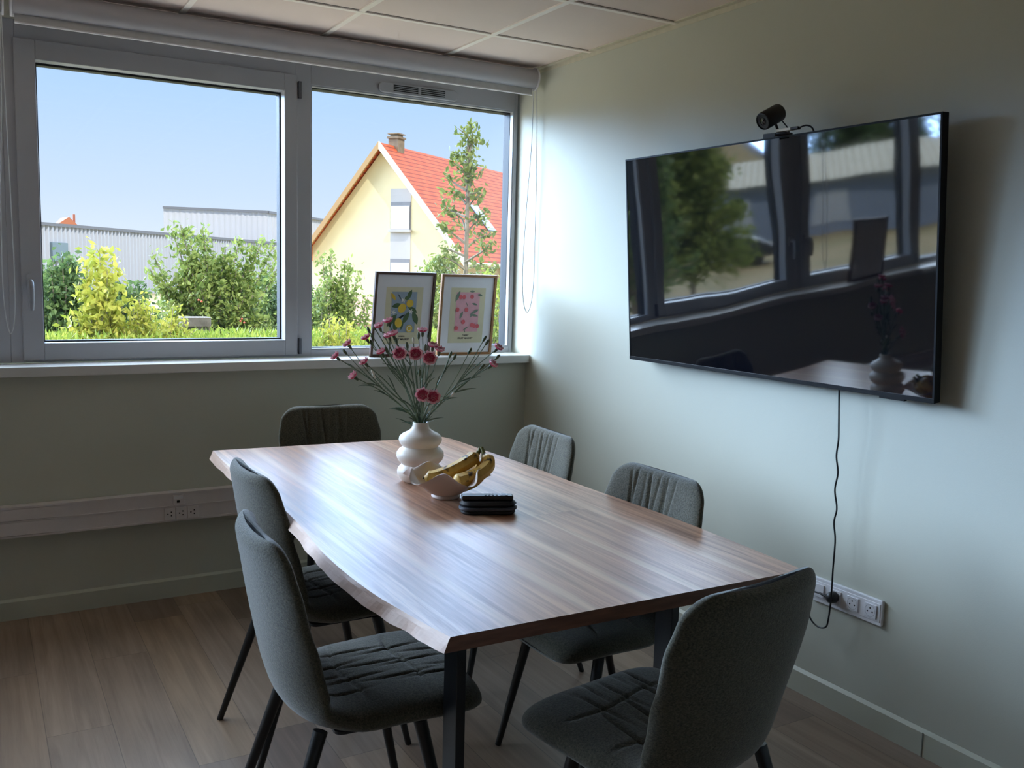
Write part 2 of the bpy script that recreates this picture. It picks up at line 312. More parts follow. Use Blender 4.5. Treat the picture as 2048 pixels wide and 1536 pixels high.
# ------------------------------------------------------------------ windows
def frame_bar_set(mb, x0, x1, z0, z1, o0x, o1x, o0z, o1z, y0, y1, mi=0):
    """rectangular frame: outer x0..x1 z0..z1 with opening o0x..o1x o0z..o1z"""
    mb.box(x0, o0x, y0, y1, z0, z1, mi); mb.box(o1x, x1, y0, y1, z0, z1, mi)
    mb.box(o0x, o1x, y0, y1, z0, o0z, mi); mb.box(o0x, o1x, y0, y1, o1z, z1, mi)
def make_window(idx, xa, flip):
    """unit 2.365 m wide from xa; sash on the left (flip: on the right)"""
    W_ = 2.365
    def X(a): return xa + (W_ - a if flip else a)
    def R(a, b): p, q = X(a), X(b); return (min(p, q), max(p, q))
    root = struct(empty('window_%d' % idx, (xa + W_ / 2, 4.3, 1.036)))
    off = Matrix.Translation((-(xa + W_ / 2), -4.3, -1.036))
    f = MB(); zt = 2.42
    a0, a1 = R(0, .05); f.box(a0, a1, 4.275, 4.37, 1.036, zt)
    a0, a1 = R(1.187, 1.257); f.box(a0, a1, 4.275, 4.37, 1.036, zt)
    a0, a1 = R(2.346, W_); f.box(a0, a1, 4.275, 4.37, 1.036, zt)
    a0, a1 = R(.05, 1.187); f.box(a0, a1, 4.275, 4.37, 1.036, 1.05); f.box(a0, a1, 4.275, 4.37, 2.32, zt)
    a0, a1 = R(1.257, 2.346); f.box(a0, a1, 4.275, 4.37, 1.036, 1.068); f.box(a0, a1, 4.275, 4.37, 2.296, zt)
    f.xf(off).build('frame', M_FRAME, root, bevel=.002)
    sa = MB(); s0, s1 = R(.045, 1.190); g0, g1 = R(.122, 1.130)
    frame_bar_set(sa, s0, s1, 1.047, 2.329, g0, g1, 1.118, 2.252, 4.262, 4.325)
    sa.xf(off).build('sash', M_FRAME, root, bevel=.003)
    gk = MB(); frame_bar_set(gk, g0 - .004, g1 + .004, 1.114, 2.256, g0 + .007, g1 - .007, 1.124, 2.244, 4.325, 4.372)
    h0, h1 = R(1.257, 2.346); frame_bar_set(gk, h0 - .004, h1 + .004, 1.064, 2.30, h0 + .008, h1 - .008, 1.076, 2.286, 4.31, 4.372)
    gk.xf(off).build('gasket', M_GASKET, root)
    bd = MB(); frame_bar_set(bd, h0 - .001, h1 + .001, 1.066, 2.298, h0 + .006, h1 - .006, 1.074, 2.290, 4.28, 4.31)
    bd.xf(off).build('glazing_bead', M_FRAME, root)
    MB().box(g0, g1, 4.334, 4.338, 1.118, 2.252).xf(off).build('glass_pane', M_GLASS, root)
    MB().box(h0, h1, 4.334, 4.338, 1.068, 2.296).xf(off).build('glass_pane', M_GLASS, root)
    for z0, z1 in ((1.052, 1.125), (2.225, 2.30)):
        c = X(1.2005)
        MB().rbox(c - .007, c + .007, 4.252, 4.2745, z0, z1, .004, axis='z').xf(off).build('hinge', mat('hinge_metal', (96, 98, 104) if z0 > 2 else (96, 98, 104), 0.35, metal=.6), root, smooth=40)
    # handle
    c = X(.077)
    MB().rbox(c - .013, c + .013, 4.252, 4.262, 1.335, 1.40, .012, axis='y').xf(off).build('handle_plate', M_FRAME, root, smooth=40)
    h = MB().tube([(c, 4.254, 1.372), (c, 4.225, 1.372), (c, 4.213, 1.366), (c, 4.209, 1.34), (c, 4.211, 1.29), (c, 4.216, 1.255)], [.009, .010, .012, .0125, .012, .009], 10)
    h.xf(off).build('handle', mat('handle_grey', (150, 152, 158), 0.3), root, smooth=True)
    # trickle vent on the frame head over the fixed light
    v0, v1 = R(1.587, 2.012); vm = MB()
    vm.rbox(v0, v1, 4.262, 4.275, 2.303, 2.352, .024, axis='y', n=6)
    vent = vm.xf(off).build('trickle_vent', M_FRAME, root, smooth=40, bevel=.003)
    sl = MB(); cc = (v0 + v1) / 2
    for i in range(4):
        z = 2.314 + i * .0085
        for aa, bb in ((v0 + .075, cc - .008), (cc + .008, v1 - .075)): sl.box(aa, bb, 4.2605, 4.2625, z, z + .0042)
    sl.xf(off).build('vent_slot', M_HOLE, root)
    return root
make_window(1, .125, False)
make_window(2, -2.24, True)
make_window(3, -4.6, False)
g_post = MB().box(.105, .125, 4.275, 4.37, 1.036, 2.42)

# roller blinds in cassettes
def blind(x0, x1, label, cords):
    r = empty('roller_blind', ((x0 + x1) / 2, 4.055, 2.42)); tag(r, label, 'blind', 'roller blinds')
    off = Matrix.Translation((-(x0 + x1) / 2, -4.055, -2.42))
    c = MB(); P = []
    for k in range(13):
        t = math.radians(-95 + 190 * k / 12); P.append((4.062 - .046 * math.cos(t), 2.419 + .046 * math.sin(t)))
    P += [(4.12, 2.466), (4.12, 2.373)]
    N = len(P); V = [(x0, a, b) for a, b in P] + [(x1, a, b) for a, b in P]
    c.add(V, [tuple(range(N)), tuple(range(2 * N - 1, N - 1, -1))] + [(i, (i + 1) % N, N + (i + 1) % N, N + i) for i in range(N)])
    c.xf(off).build('cassette', M_BLIND, r, smooth=30)
    MB().box(x0 + .006, x1 - .004, 4.066, 4.072, 2.346, 2.38).xf(off).build('fabric_edge', mat('blind_fabric', (196, 196, 196), .8, bump=.3, bscale=900), r)
    MB().rbox(x0 + .006, x1 - .004, 4.062, 4.076, 2.340, 2.347, .003, axis='x').xf(off).build('hem_bar', M_WHITEPL, r, smooth=40)
    for xx in (x0 - .008, x1 + .001):
        e = MB(); n = 28; A = [(xx, 4.066 + .056 * math.cos(2 * PI * j / n), 2.418 + .056 * math.sin(2 * PI * j / n)) for j in range(n)]
        B = [(xx + .007, p[1], p[2]) for p in A]
        e.add(A + B, [tuple(range(n)), tuple(range(2 * n - 1, n - 1, -1))] + [(i, (i + 1) % n, n + (i + 1) % n, n + i) for i in range(n)])
        e.xf(off).build('end_cap', M_WHITEPL, r, smooth=30)
    for pts in cords:
        MB().tube(spline(pts, 10), .0022, 6).xf(off).build('pull_chain', mat('pull_chain_white', (200, 204, 206), .5), r, smooth=True)
blind(.165, 2.452, 'long white roller blind cassette above the two-pane window beside the television wall',
      [[(2.462, 4.075, 2.375), (2.458, 4.075, 2.1), (2.438, 4.072, 1.8), (2.424, 4.07, 1.5), (2.430, 4.068, 1.33), (2.452, 4.066, 1.262), (2.474, 4.064, 1.30), (2.486, 4.062, 1.42), (2.484, 4.058, 1.7), (2.476, 4.052, 2.1), (2.464, 4.05, 2.375)]])
blind(-2.19, .128, 'white roller blind cassette at the far left, only its end and looped chain visible',
      [[(.127, 4.045, 2.36), (.130, 4.045, 2.1), (.136, 4.045, 1.75), (.139, 4.045, 1.5), (.140, 4.045, 1.34), (.134, 4.045, 1.22), (.121, 4.045, 1.172), (.107, 4.045, 1.22), (.099, 4.045, 1.36), (.104, 4.045, 1.7), (.118, 4.045, 2.05), (.123, 4.045, 2.36)]])

# ------------------------------------------------------------------ cable trunking on the window wall
t = empty('cable_trunking', (0.5, 4.14, .35)); tag(t, 'long white plastic cable trunking with sockets along the wall below the window', 'cable trunking')
off = Matrix.Translation((-.5, -4.14, -.35))
MB().box(XL + .5, 2.499, 4.092, 4.139, .352, .478).xf(off).build('channel', M_TRUNK, t, bevel=.003)
MB().box(XL + .5, 2.498, 4.089, 4.092, .416, .421).box(XL + .5, 2.498, 4.0885, 4.092, .352, .360).box(XL + .5, 2.498, 4.0885, 4.092, .470, .478).xf(off).build('ridge', M_TRUNK, t)
MB().box(XL + .5, .262, 4.087, 4.0885, .362, .414).box(XL + .5, .262, 4.087, 4.0885, .424, .468).xf(off).build('cover_strip', M_TRUNK, t)
for i in range(3):
    x0 = .676 + i * .0475
    so = MB().box(x0, x0 + .045, 4.084, 4.090, .361, .413).xf(off).build('socket', M_TRUNK, t, bevel=.001)
    h = MB()
    for dx, dz in ((.014, .026), (.028, .034), (.028, .018)): h.tube([(x0 + dx, 4.0835, .361 + dz), (x0 + dx, 4.086, .361 + dz)], .003, 8)
    h.xf(off).build('socket_holes', M_HOLE, so)
so = MB().box(.712, .757, 4.084, 4.090, .424, .467).xf(off).build('network_socket', M_TRUNK, t, bevel=.001)
MB().box(.727, .739, 4.083, 4.0845, .434, .444).xf(off).build('socket_holes', M_HOLE, so)
MB().box(.716, .753, 4.083, 4.0842, .450, .463).xf(off).build('label_window', M_WHITEPL, so)

# ------------------------------------------------------------------ socket strip on the TV wall
t = empty('socket_panel', (2.49, 2.0, .36)); tag(t, 'white four-gang socket panel low on the wall under the television', 'socket')
off = Matrix.Translation((-2.49, -2.0, -.36))
ys = [1.903, 1.974, 2.046, 2.117]
MB().rbox(2.488, 2.4995, 1.862, 2.158, .354, .440, .006, axis='x').xf(off).build('face_plate', M_WHITEPL, t, bevel=.0025)
MB().box(2.486, 2.489, 1.868, 2.152, .3665, .4275).xf(off).build('inner_plate', M_WHITEPL, t, bevel=.001)
for k, yy in enumerate(ys):
    so = MB().box(2.4815, 2.4865, yy - .0225, yy + .0225, .3745, .4195).xf(off).build('socket' if k < 3 else 'network_socket', M_WHITEPL, t, bevel=.001)
    if k in (0, 1):
        r = MB(); n = 28
        for j in range(n):
            a, b = 2 * PI * j / n, 2 * PI * (j + 1) / n
            r.add([(2.4812, yy + rr * math.cos(q), .397 + rr * math.sin(q)) for q in (a, b) for rr in (.0185, .0195)], [(0, 1, 3, 2)])
        r.xf(off).build('socket_rim', mat('plastic_line', (150, 150, 156), .5), so)
        h = MB()
        for dy, dz in ((-.0095, -.003), (.0095, -.003), (0, .009)): h.tube([(2.481, yy + dy, .397 + dz), (2.484, yy + dy, .397 + dz)], .0028, 8)
        h.xf(off).build('socket_holes', M_HOLE, so)
pl = empty('power_plug', (2.48, 2.046, .397)); tag(pl, 'black round power plug pushed into the white socket panel', 'plug')
MB().lathe([(0, .0), (.019, .0), (.02, .006), (.0195, .016), (.016, .026), (.008, .031), (0, .032)], n=24).xf(Matrix.Rotation(-PI / 2, 4, 'Y')).build('plug_body', M_BLACK, pl, smooth=True)
MB().tube([(-.02, .010, 0), (-.022, .03, .001), (-.022, .045, .003)], [.005, .0045, .003], 10).build('strain_relief', M_BLACK, pl, smooth=True)
cab = [(2.43, 2.047, 1.16), (2.43, 2.043, 1.10), (2.432, 2.037, 1.0), (2.435, 2.036, .94), (2.44, 2.044, .885), (2.443, 2.036, .83), (2.445, 2.045, .77), (2.446, 2.033, .71), (2.448, 2.042, .66), (2.449, 2.033, .60), (2.449, 2.034, .50), (2.450, 2.034, .41), (2.452, 2.041, .325), (2.455, 2.054, .292), (2.458, 2.09, .282), (2.46, 2.125, .30), (2.46, 2.145, .35), (2.458, 2.13, .392), (2.457, 2.09, .400)]
c = MB().tube(spline(cab, 10), .0029, 8).build('power_cable', M_BLACK, smooth=True)
tag(c, 'thin black power cable hanging in waves from the television down to the wall socket', 'cable')

# ------------------------------------------------------------------ television
TVQ = Matrix.Rotation(-.079, 4, 'Y') @ Matrix.Rotation(.008, 4, 'Z')
tv = empty('television', (2.391, 2.421, 1.52)); tv.rotation_euler = TVQ.to_euler()
tag(tv, 'large black flat television mounted on the pale green wall, switched off', 'television')
TW, TH = 1.448, .832
M_TVB = mat('tv_black_plastic', (7, 7, 9), .5, var=.05, spec=.2)
def tvscreen():
    mt, t, b = base_mat('tv_screen_glass'); N = t.nodes.new; L = t.links.new
    b.inputs['Base Color'].default_value = (.0035, .004, .007, 1); b.inputs['Roughness'].default_value = .035
    b.inputs['IOR'].default_value = 2.0; b.inputs['Specular Tint'].default_value = (1, 1, 1, 1)
    co = N('ShaderNodeTexCoord'); n = N('ShaderNodeTexNoise'); n.inputs['Scale'].default_value = 3.2; n.inputs['Detail'].default_value = 0.5; L(co.outputs['Object'], n.inputs['Vector'])
    bp = N('ShaderNodeBump'); bp.inputs['Strength'].default_value = 1.0; bp.inputs['Distance'].default_value = .0012; L(n.outputs['Fac'], bp.inputs['Height']); L(bp.outputs[0], b.inputs['Normal'])
    return mt
MB().box(.004, .03, -TW / 2, TW / 2, -TH / 2, TH / 2).build('back_panel', M_TVB, tv, bevel=.002)
MB().rbox(.03, .055, -TW / 2 + .12, TW / 2 - .12, -TH / 2 + .03, TH / 2 - .25, .02, axis='x').build('rear_housing', M_TVB, tv)
MB().box(.0015, .004, -TW / 2 + .006, TW / 2 - .006, -TH / 2 + .014, TH / 2 - .006).build('screen', tvscreen(), tv)
b = MB(); 
b.box(0, .006, -TW / 2, -TW / 2 + .006, -TH / 2, TH / 2).box(0, .006, TW / 2 - .006, TW / 2, -TH / 2, TH / 2).box(0, .006, -TW / 2, TW / 2, TH / 2 - .006, TH / 2).box(-.001, .006, -TW / 2, TW / 2, -TH / 2, -TH / 2 + .014)
b.build('bezel', M_TVB, tv)
MB().box(.0, .012, -TW / 2 + .1, -TW / 2 + .19, -TH / 2 - .006, -TH / 2).build('sensor_bar', M_TVB, tv)
mount = MB().box(.055, .085, -.2, .2, -.13, .13).box(.05, .098, -.03, .03, -.02, .16)
mount.build('wall_bracket', M_BLACK, tv)

# webcam clipped on the top edge of the television
wb = empty('webcam', (2.352, 2.29, 1.9385)); wb.rotation_euler = (0, 0, math.radians(8))
tag(wb, 'small black cylindrical webcam on a stand clipped on top of the television', 'webcam')
ax = Vector((-.80, .12, -.42)).normalized(); q = ax.to_track_quat('Z', 'Y').to_matrix().to_4x4(); ctr = Vector((-.022, .025, .058))
bd = MB().lathe([(0, -.042), (.026, -.042), (.029, -.038), (.030, -.033), (.030, .038), (.0285, .043), (.026, .044), (.026, .038), (0, .038)], n=36).xf(Matrix.Translation(ctr) @ q)
body = bd.build('camera_body', M_BLACK, wb, smooth=40)
MB().lathe([(.024, .0385), (.024, .041), (.015, .0405), (.015, .0385)], n=30).xf(Matrix.Translation(ctr) @ q).build('lens_ring', mat('lens_ring_grey', (62, 66, 70), .3, metal=.5), body, smooth=True)
MB().lathe([(0, .0425), (.005, .042), (.010, .0405), (.010, .0385)], n=20).xf(Matrix.Translation(ctr) @ q).build('lens_glass', mat('lens_glass', (8, 10, 16), .05), body, smooth=True)
MB().tube([(-.014, .012, .034), (-.006, .006, .012), (-.004, .002, .004)], .0045, 10).build('front_leg', M_BLACK, wb, smooth=True)
MB().tube([(.010, .010, .052), (.016, -.012, .026), (.018, -.022, .004)], .0022, 8).build('rear_strut', M_BLACK, wb, smooth=True)
MB().rbox(-.022, .022, -.035, .045, -.001, .004, .006).build('base_plate', M_BLACK, wb, smooth=40)
MB().box(-.0245, -.0215, .005, .052, -.013, .004).build('front_hook', M_BLACK, wb, bevel=.001)
dg = empty('usb_adapter', (2.338, 2.262, 1.944)); dg.rotation_euler = (0, 0, math.radians(4))
tag(dg, 'slim silver and black usb adapter on top of the television beside the webcam', 'adapter')
MB().box(-.009, .009, -.032, .026, 0, .009).build('metal_shell', mat('brushed_silver', (196, 188, 170), .35, metal=.3), dg, bevel=.001)
MB().box(-.008, .008, -.062, -.0325, .0005, .0095).build('plug_end', M_BLACK, dg, bevel=.002)
MB().tube(spline([(0, -.06, .005), (.003, -.085, .010), (.012, -.10, .004), (.022, -.104, -.012), (.04, -.105, -.05)], 6), .0028, 8).build('adapter_cable', M_BLACK, dg, smooth=True)

# ------------------------------------------------------------------ table
tb = empty('dining_table', (1.235, 2.51, 0)); tag(tb, 'long live-edge acacia wood table with flat black metal legs', 'table')
def cat(P, n=10): return [(p.x, p.y) for p in spline([(a, b, 0) for a, b in P], n)]
left = cat([(.764, 1.514), (.748, 1.60), (.734, 1.70), (.722, 1.80), (.716, 1.95), (.718, 2.10), (.727, 2.22), (.742, 2.38), (.752, 2.55), (.757, 2.72), (.752, 2.95), (.748, 3.15), (.752, 3.35), (.762, 3.528)], 6)
right = cat([(1.697, 3.474), (1.712, 3.40), (1.722, 3.1), (1.730, 2.8), (1.727, 2.5), (1.735, 2.2), (1.736, 1.95), (1.726, 1.75), (1.712, 1.506)], 6)
ZT = .76; TT = .031
nl = len(left); nr_ = len(right)
def jit(i, a): return a * (noise.noise(Vector((i * .7, 3.1, 0))))
top = [(x, y, ZT) for x, y in left + right]
mid = [(x - .004 + jit(i * .35, .003), y, ZT - .008) for i, (x, y) in enumerate(left)] + [(x + .004, y, ZT - .008) for x, y in right]
low = [(x - .013 + jit(i * .4 + 50, .005), y, ZT - TT) for i, (x, y) in enumerate(left)] + [(x + .010 + jit(i, .006), y, ZT - TT) for i, (x, y) in enumerate(right)]
V = [(x - 1.235, y - 2.51, z) for x, y, z in top + mid + low]; N = len(top); F = []; mi = []
F.append(tuple(range(N))); mi.append(0)
F.append(tuple(range(3 * N - 1, 2 * N - 1, -1))); mi.append(1)
for k in (0, 1):
    for i in range(N):
        F.append((k * N + i, k * N + (i + 1) % N, (k + 1) * N + (i + 1) % N, (k + 1) * N + i)); mi.append(2 if (i < nl - 1 or nl <= i < N - 1) else 1)
M_LIVE = mat('live_edge_wood', (226, 198, 182), .5, var=.1, scale=6, stretch=(4, 1, 6), col2=(200, 168, 150), bump=.15, bscale=40)
tt = MB(); tt.add(V, F, mi); tt.build('tabletop', [M_TABLE, M_TWOOD, M_LIVE], tb)
def leg_frame(y0, y1, x0, x1):
    cx, cy = -1.235, -2.51
    for a in (x0, x1 - .023): MB().box(a + cx, a + .023 + cx, y0 + cy, y1 + cy, 0.004, ZT - TT - .008).build('leg', M_BLACK, tb, bevel=.0015)
    MB().box(x0 + cx, x1 + cx, y0 + cy, y1 + cy, ZT - TT - .030, ZT - TT - .0005).build('crossbar', M_BLACK, tb, bevel=.001)
leg_frame(1.735, 1.800, .893, 1.525)
leg_frame(3.20, 3.265, .91, 1.56)

# ------------------------------------------------------------------ chairs
def chair_mesh(part):
    """profile runs from the seat front over the crease up the backrest; local +x is the front"""
    prof = [(.285, .430), (.258, .440), (.20, .444), (.09, .442), (.0, .438), (-.06, .440), (-.106, .455), (-.138, .487), (-.158, .54), (-.174, .61), (-.189, .69), (-.203, .77), (-.214, .83), (-.221, .868)]
    C_ = [(p.x, p.z) for p in spline([(a, 0, b) for a, b in prof], 10)]
    L_ = [0.0]
    for i in range(1, len(C_)): L_.append(L_[-1] + math.dist(C_[i], C_[i - 1]))
    T = L_[-1]
    def at(s_):
        s_ = min(max(s_, 0), T); j = 1
        while j < len(L_) - 1 and L_[j] < s_: j += 1
        f = (s_ - L_[j - 1]) / (L_[j] - L_[j - 1]); a, b = C_[j - 1], C_[j]
        d = Vector((b[0] - a[0], b[1] - a[1])).normalized(); return a[0] + (b[0] - a[0]) * f, a[1] + (b[1] - a[1]) * f, d
    sc = .400                                          # arc length where the seat meets the back
    def lerp(tab, s_):
        for (a, x), (b, y) in zip(tab, tab[1:]):
            if s_ <= b: u = max(0, (s_ - a) / (b - a)); u = u * u * (3 - 2 * u); return x + (y - x) * u
        return tab[-1][1]
    WT = [(0, .226), (.10, .232), (.25, .226), (.38, .206), (.50, .206), (.60, .218), (.70, .226), (T - .06, .214), (T, .206)]
    HT = [(0, .034), (.05, .039), (.25, .038), (.38, .034), (.48, .030), (.62, .029), (T, .026)]
    RT_ = .075
    def dims(s_):
        w_, h_ = lerp(WT, s_), lerp(HT, s_)
        for d, r, rh in ((s_, .06, .03), (T - s_, RT_, .026)):
            if d < r: w_ -= r - math.sqrt(max(0, r * r - (r - d) ** 2))
            if d < rh: h_ *= math.sqrt(max(0, 1 - ((rh - d) / rh) ** 2))
        return w_, h_
    s0, s1 = (0.0, sc) if part == 'seat' else (sc - .004, T)
    ns = 74 if part == 'seat' else 74
    ss = []
    for i in range(ns + 1):
        u = i / ns
        if part == 'seat': u = u ** 1.25
        else: u = 1 - (1 - u) ** 1.25
        ss.append(s0 + (s1 - s0) * u)
    NU, NL = 120, 22
    seams = [.135, .285] if part == 'seat' else [.60]
    def pleat(s_, y):
        d = 0.0; ay = abs(y)
        for k, q in enumerate(seams):
            if ay < .19: d += .0045 * math.exp(-((s_ - q - .012 * math.sin(y * 18 + k)) / .0042) ** 2) * min(1, (.19 - ay) / .03)
        for k in range(8):
            ph = k * 2.3 + (5 if part == 'back' else 0)
            base = (-.105 + .03 * k) + .006 * math.sin(ph)
            if part == 'back': base = (-.105 + .026 * k + .006 * math.sin(k * 5.1)) * (1 + .4 * (s_ - .6))
            yc = base + .007 * math.sin(s_ * 14 + ph)
            amp = (.5 + .5 * math.sin(s_ * 23 + ph * 1.7)) if part == 'seat' else (.75 + .35 * math.sin(s_ * 9 + ph * 1.7))
            if part == 'seat': fade = min(1, max(0, (s_ - .02) / .05)) * min(1, max(0, (sc - s_) / .06))
            else: fade = min(1, max(0, (T - s_ - .004) / .03)) * min(1, max(0, (s_ - sc) / .05))
            d += .0062 * max(0, amp) * fade * math.exp(-((y - yc) / .0048) ** 2)
        # long puffy swell between seams
        return d
    V = []; ring = NU + 1 + NL
    for s_ in ss:
        x, z, d = at(s_); w_, h_ = dims(s_); nx, nz = (-d.y, d.x)      # normal candidates
        if part == 'seat' and False: pass
        n_ = Vector((-d.y, d.x));
        # direction of travel is -x on the seat: the upper side normal is +z; on the back it is +x
        n_ = Vector((d.y, -d.x))
        bk = min(1, max(0, (s_ - .30) / .14)); lw_ = .030 + .022 * math.exp(-((s_ - .50) / .12) ** 2)
        for i in range(NU + 1):
            a = -1 + 2 * i / NU; aa = math.sin(a * PI / 2) * .35 + a * .65; y = w_ * aa
            hh = h_ * (1 - abs(aa) ** 5) ** .5 if abs(aa) < 1 else 0
            puff = .006 * (1 - aa * aa) * (1 if part == 'seat' else .6)
            dsp = hh + puff * (h_ / .03) - pleat(s_, y) * min(1, h_ / .018)
            cv = bk * (lw_ * (abs(y) / .2) ** 2.2) + (1 - bk) * .006 * (abs(y) / .2) ** 2
            V.append((x + n_.x * (dsp + cv), y, z + n_.y * (dsp + cv)))
        for i in range(NL):
            a = 1 - 2 * (i + 1) / (NL + 1); aa = math.sin(a * PI / 2); y = w_ * aa
            hh = h_ * (1 - abs(aa) ** 3) ** .5
            cv = bk * (lw_ * (abs(y) / .2) ** 2.2) + (1 - bk) * .006 * (abs(y) / .2) ** 2
            V.append((x - n_.x * hh + n_.x * cv, y, z - n_.y * hh + n_.y * cv))
    F = [(i * ring + j, i * ring + (j + 1) % ring, (i + 1) * ring + (j + 1) % ring, (i + 1) * ring + j) for i in range(len(ss) - 1) for j in range(ring)]
    F += [tuple(range(ring)), tuple((len(ss) - 1) * ring + j for j in range(ring - 1, -1, -1))]
    mb = MB(); mb.add(V, F); return mb
def make_chair():
    r = empty('dining_chair')
    chair_mesh('seat').build('seat', M_FAB, r, smooth=70)
    chair_mesh('back').build('backrest', M_FAB, r, smooth=70)
    MB().rbox(-.06, .17, -.15, .15, .402, .409, .02).build('seat_base', M_BLACK, r)
    for fx, sx_ in ((-.246, -.100), (.226, .135)):
        for sy in (1, -1):
            MB().tube([(sx_, sy * .168, .432 if fx < 0 else .414), (fx, sy * .213, .0)], [.0165, .0095], 16).build('leg', M_LEG, r, smooth=True)
    return r
ch0 = make_chair()
CH = [((.886, 2.693), 0.5, 'dark grey upholstered chair on the left side of the table, nearer the window'),
      ((.742, 2.045), -3.5, 'dark grey upholstered chair on the left side of the table, nearer the viewer'),
      ((1.288, 1.460), 98.3, 'dark grey upholstered chair at the near end of the table, seen from its back'),
      ((1.586, 2.140), 180.5, 'dark grey upholstered chair on the television side, nearer the wall sockets'),
      ((1.660, 2.900), 177.5, 'dark grey upholstered chair on the television side, nearer the room corner'),
      ((1.300, 3.600), -91.7, 'dark grey upholstered chair at the window end of the table')]
for i, ((x, y), a, lab) in enumerate(CH):
    o = ch0 if i == 0 else copy_tree(ch0)
    o.location = (x, y, 0); o.rotation_euler = (0, 0, math.radians(a)); tag(o, lab, 'chair', 'upholstered chairs around the table')

# ------------------------------------------------------------------ things on the table
VX, VY = 1.262, 2.75
vp = [(0, 0), (.048, 0), (.056, .003), (.066, .012), (.074, .026), (.076, .038), (.072, .050), (.064, .058), (.061, .0625), (.064, .067), (.073, .076), (.0785, .090), (.0775, .103), (.070, .114), (.061, .120), (.058, .124), (.061, .128), (.068, .136), (.0715, .147), (.069, .158), (.060, .167), (.048, .173), (.038, .179), (.031, .185), (.0275, .192), (.026, .200), (.0255, .2065), (.0235, .208), (.0215, .206), (.0215, .196), (.027, .184), (.040, .170), (.045, .14), (.045, .03), (0, .02)]
vp = [(r, z * .957) for r, z in vp]
v = MB().lathe(vp, n=72).build('bubble_vase', M_CER, smooth=60, loc=(VX, VY, ZT))
tag(v, 'cream ceramic vase of three stacked rounded rings holding the carnations', 'vase')

def bowl():
    n = 144; prof_o = [(0, 0), (.040, 0), (.0445, .003), (.045, .007), (.041, .012)]
    V = []; rings = []
    H = []
    for r, z in prof_o: H.append((r, z, 0))
    for k in range(1, 15):
        u = k / 14; H.append((.041 + .085 * u ** .8,   .012 + .068 * u ** 1.05, u))
    for k in range(14, 0, -1):
        u = k / 14; H.append((.041 + .085 * u ** .8 - .0045, .012 + .068 * u ** 1.05 + .003 * (1 - u), u))
    H.append((0, .016, 0))
    for r, z, u in H:
        for j in range(n):
            t = 2 * PI * j / n
            wv = math.sin(5 * t + 2.62); w2 = .35 * math.sin(2 * t + 1.1)
            rr = r * (1 + (.14 * wv + .08 * w2) * u ** 2) if u else r
            zz = z - (.017 * wv - .006 * w2) * u ** 2.2
            V.append((rr * math.cos(t), rr * math.sin(t), zz))
    F = [(i * n + j, i * n + (j + 1) % n, (i + 1) * n + (j + 1) % n, (i + 1) * n + j) for i in range(len(H) - 1) for j in range(n)]
    mb = MB(); mb.add(V, F); return mb
BX, BY = 1.243, 2.515
b = bowl().build('fruit_bowl', M_CER2, smooth=60, loc=(BX, BY, ZT)); tag(b, 'wavy-rimmed pale ceramic footed bowl holding bananas', 'bowl')

def banana_mat():
    mt, t, b = base_mat('banana_skin'); N = t.nodes.new; L = t.links.new
    co = N('ShaderNodeTexCoord'); n = N('ShaderNodeTexNoise'); n.inputs['Scale'].default_value = 34; n.inputs['Detail'].default_value = 5; L(co.outputs['Object'], n.inputs['Vector'])
    r = N('ShaderNodeValToRGB'); L(n.outputs['Fac'], r.inputs[0])
    for e, p, c in ((r.color_ramp.elements[0], .36, (58, 38, 22)), (r.color_ramp.elements[1], .43, (200, 158, 72))): e.position = p; e.color = (*srgb(c), 1)
    e = r.color_ramp.elements.new(.7); e.color = (*srgb((216, 178, 92)), 1)
    L(r.outputs[0], b.inputs['Base Color']); b.inputs['Roughness'].default_value = .45; return mt
M_BAN = banana_mat(); M_BTIP = mat('banana_tip', (52, 44, 26), .7, var=.2); M_BST = mat('banana_stalk', (104, 104, 44), .6, var=.15)
def banana(pts, lab):
    P = spline(pts, 8); k = len(P)
    rad = []
    for i in range(k):
        u = i / (k - 1); r = .0175 * min(1, (.18 + u * 7)) * min(1, (.36 + (1 - u) * 5.2)) * 1.34; rad.append(min(.0228, r))
    rad[0] = .004
    r = empty('banana', P[k // 2]); tag(r, lab, 'banana', 'bananas in the bowl')
    off = Matrix.Translation(-P[k // 2])
    MB().tube(P, rad, 7).xf(off).build('peel', M_BAN, r, smooth=True)
    MB().ball(P[0], .0048, 6).xf(off).build('blossom_tip', M_BTIP, r, smooth=True)
    e = P[-1]; d = (P[-1] - P[-3]).normalized()
    MB().tube([e - d * .003, e + d * .010 + Vector((0, 0, .003)), e + d * .018 + Vector((.001, .003, .010))], [.0085, .0062, .0055], 8).xf(off).build('stalk', M_BST, r, smooth=True)
zb = ZT
banana([(1.176, 2.530, zb + .064), (1.203, 2.515, zb + .066), (1.258, 2.503, zb + .084), (1.316, 2.503, zb + .110), (1.350, 2.515, zb + .127)], 'plain yellow banana lying at the left of the bunch in the bowl')
banana([(1.232, 2.442, zb + .064), (1.262, 2.446, zb + .066), (1.322, 2.452, zb + .078), (1.366, 2.470, zb + .102), (1.368, 2.502, zb + .126)], 'brown-spotted banana on the outer right of the bunch in the bowl')
banana([(1.244, 2.482, zb + .040), (1.270, 2.480, zb + .040), (1.318, 2.482, zb + .052), (1.358, 2.498, zb + .080), (1.372, 2.516, zb + .112)], 'banana underneath the other two in the bowl, mostly hidden')

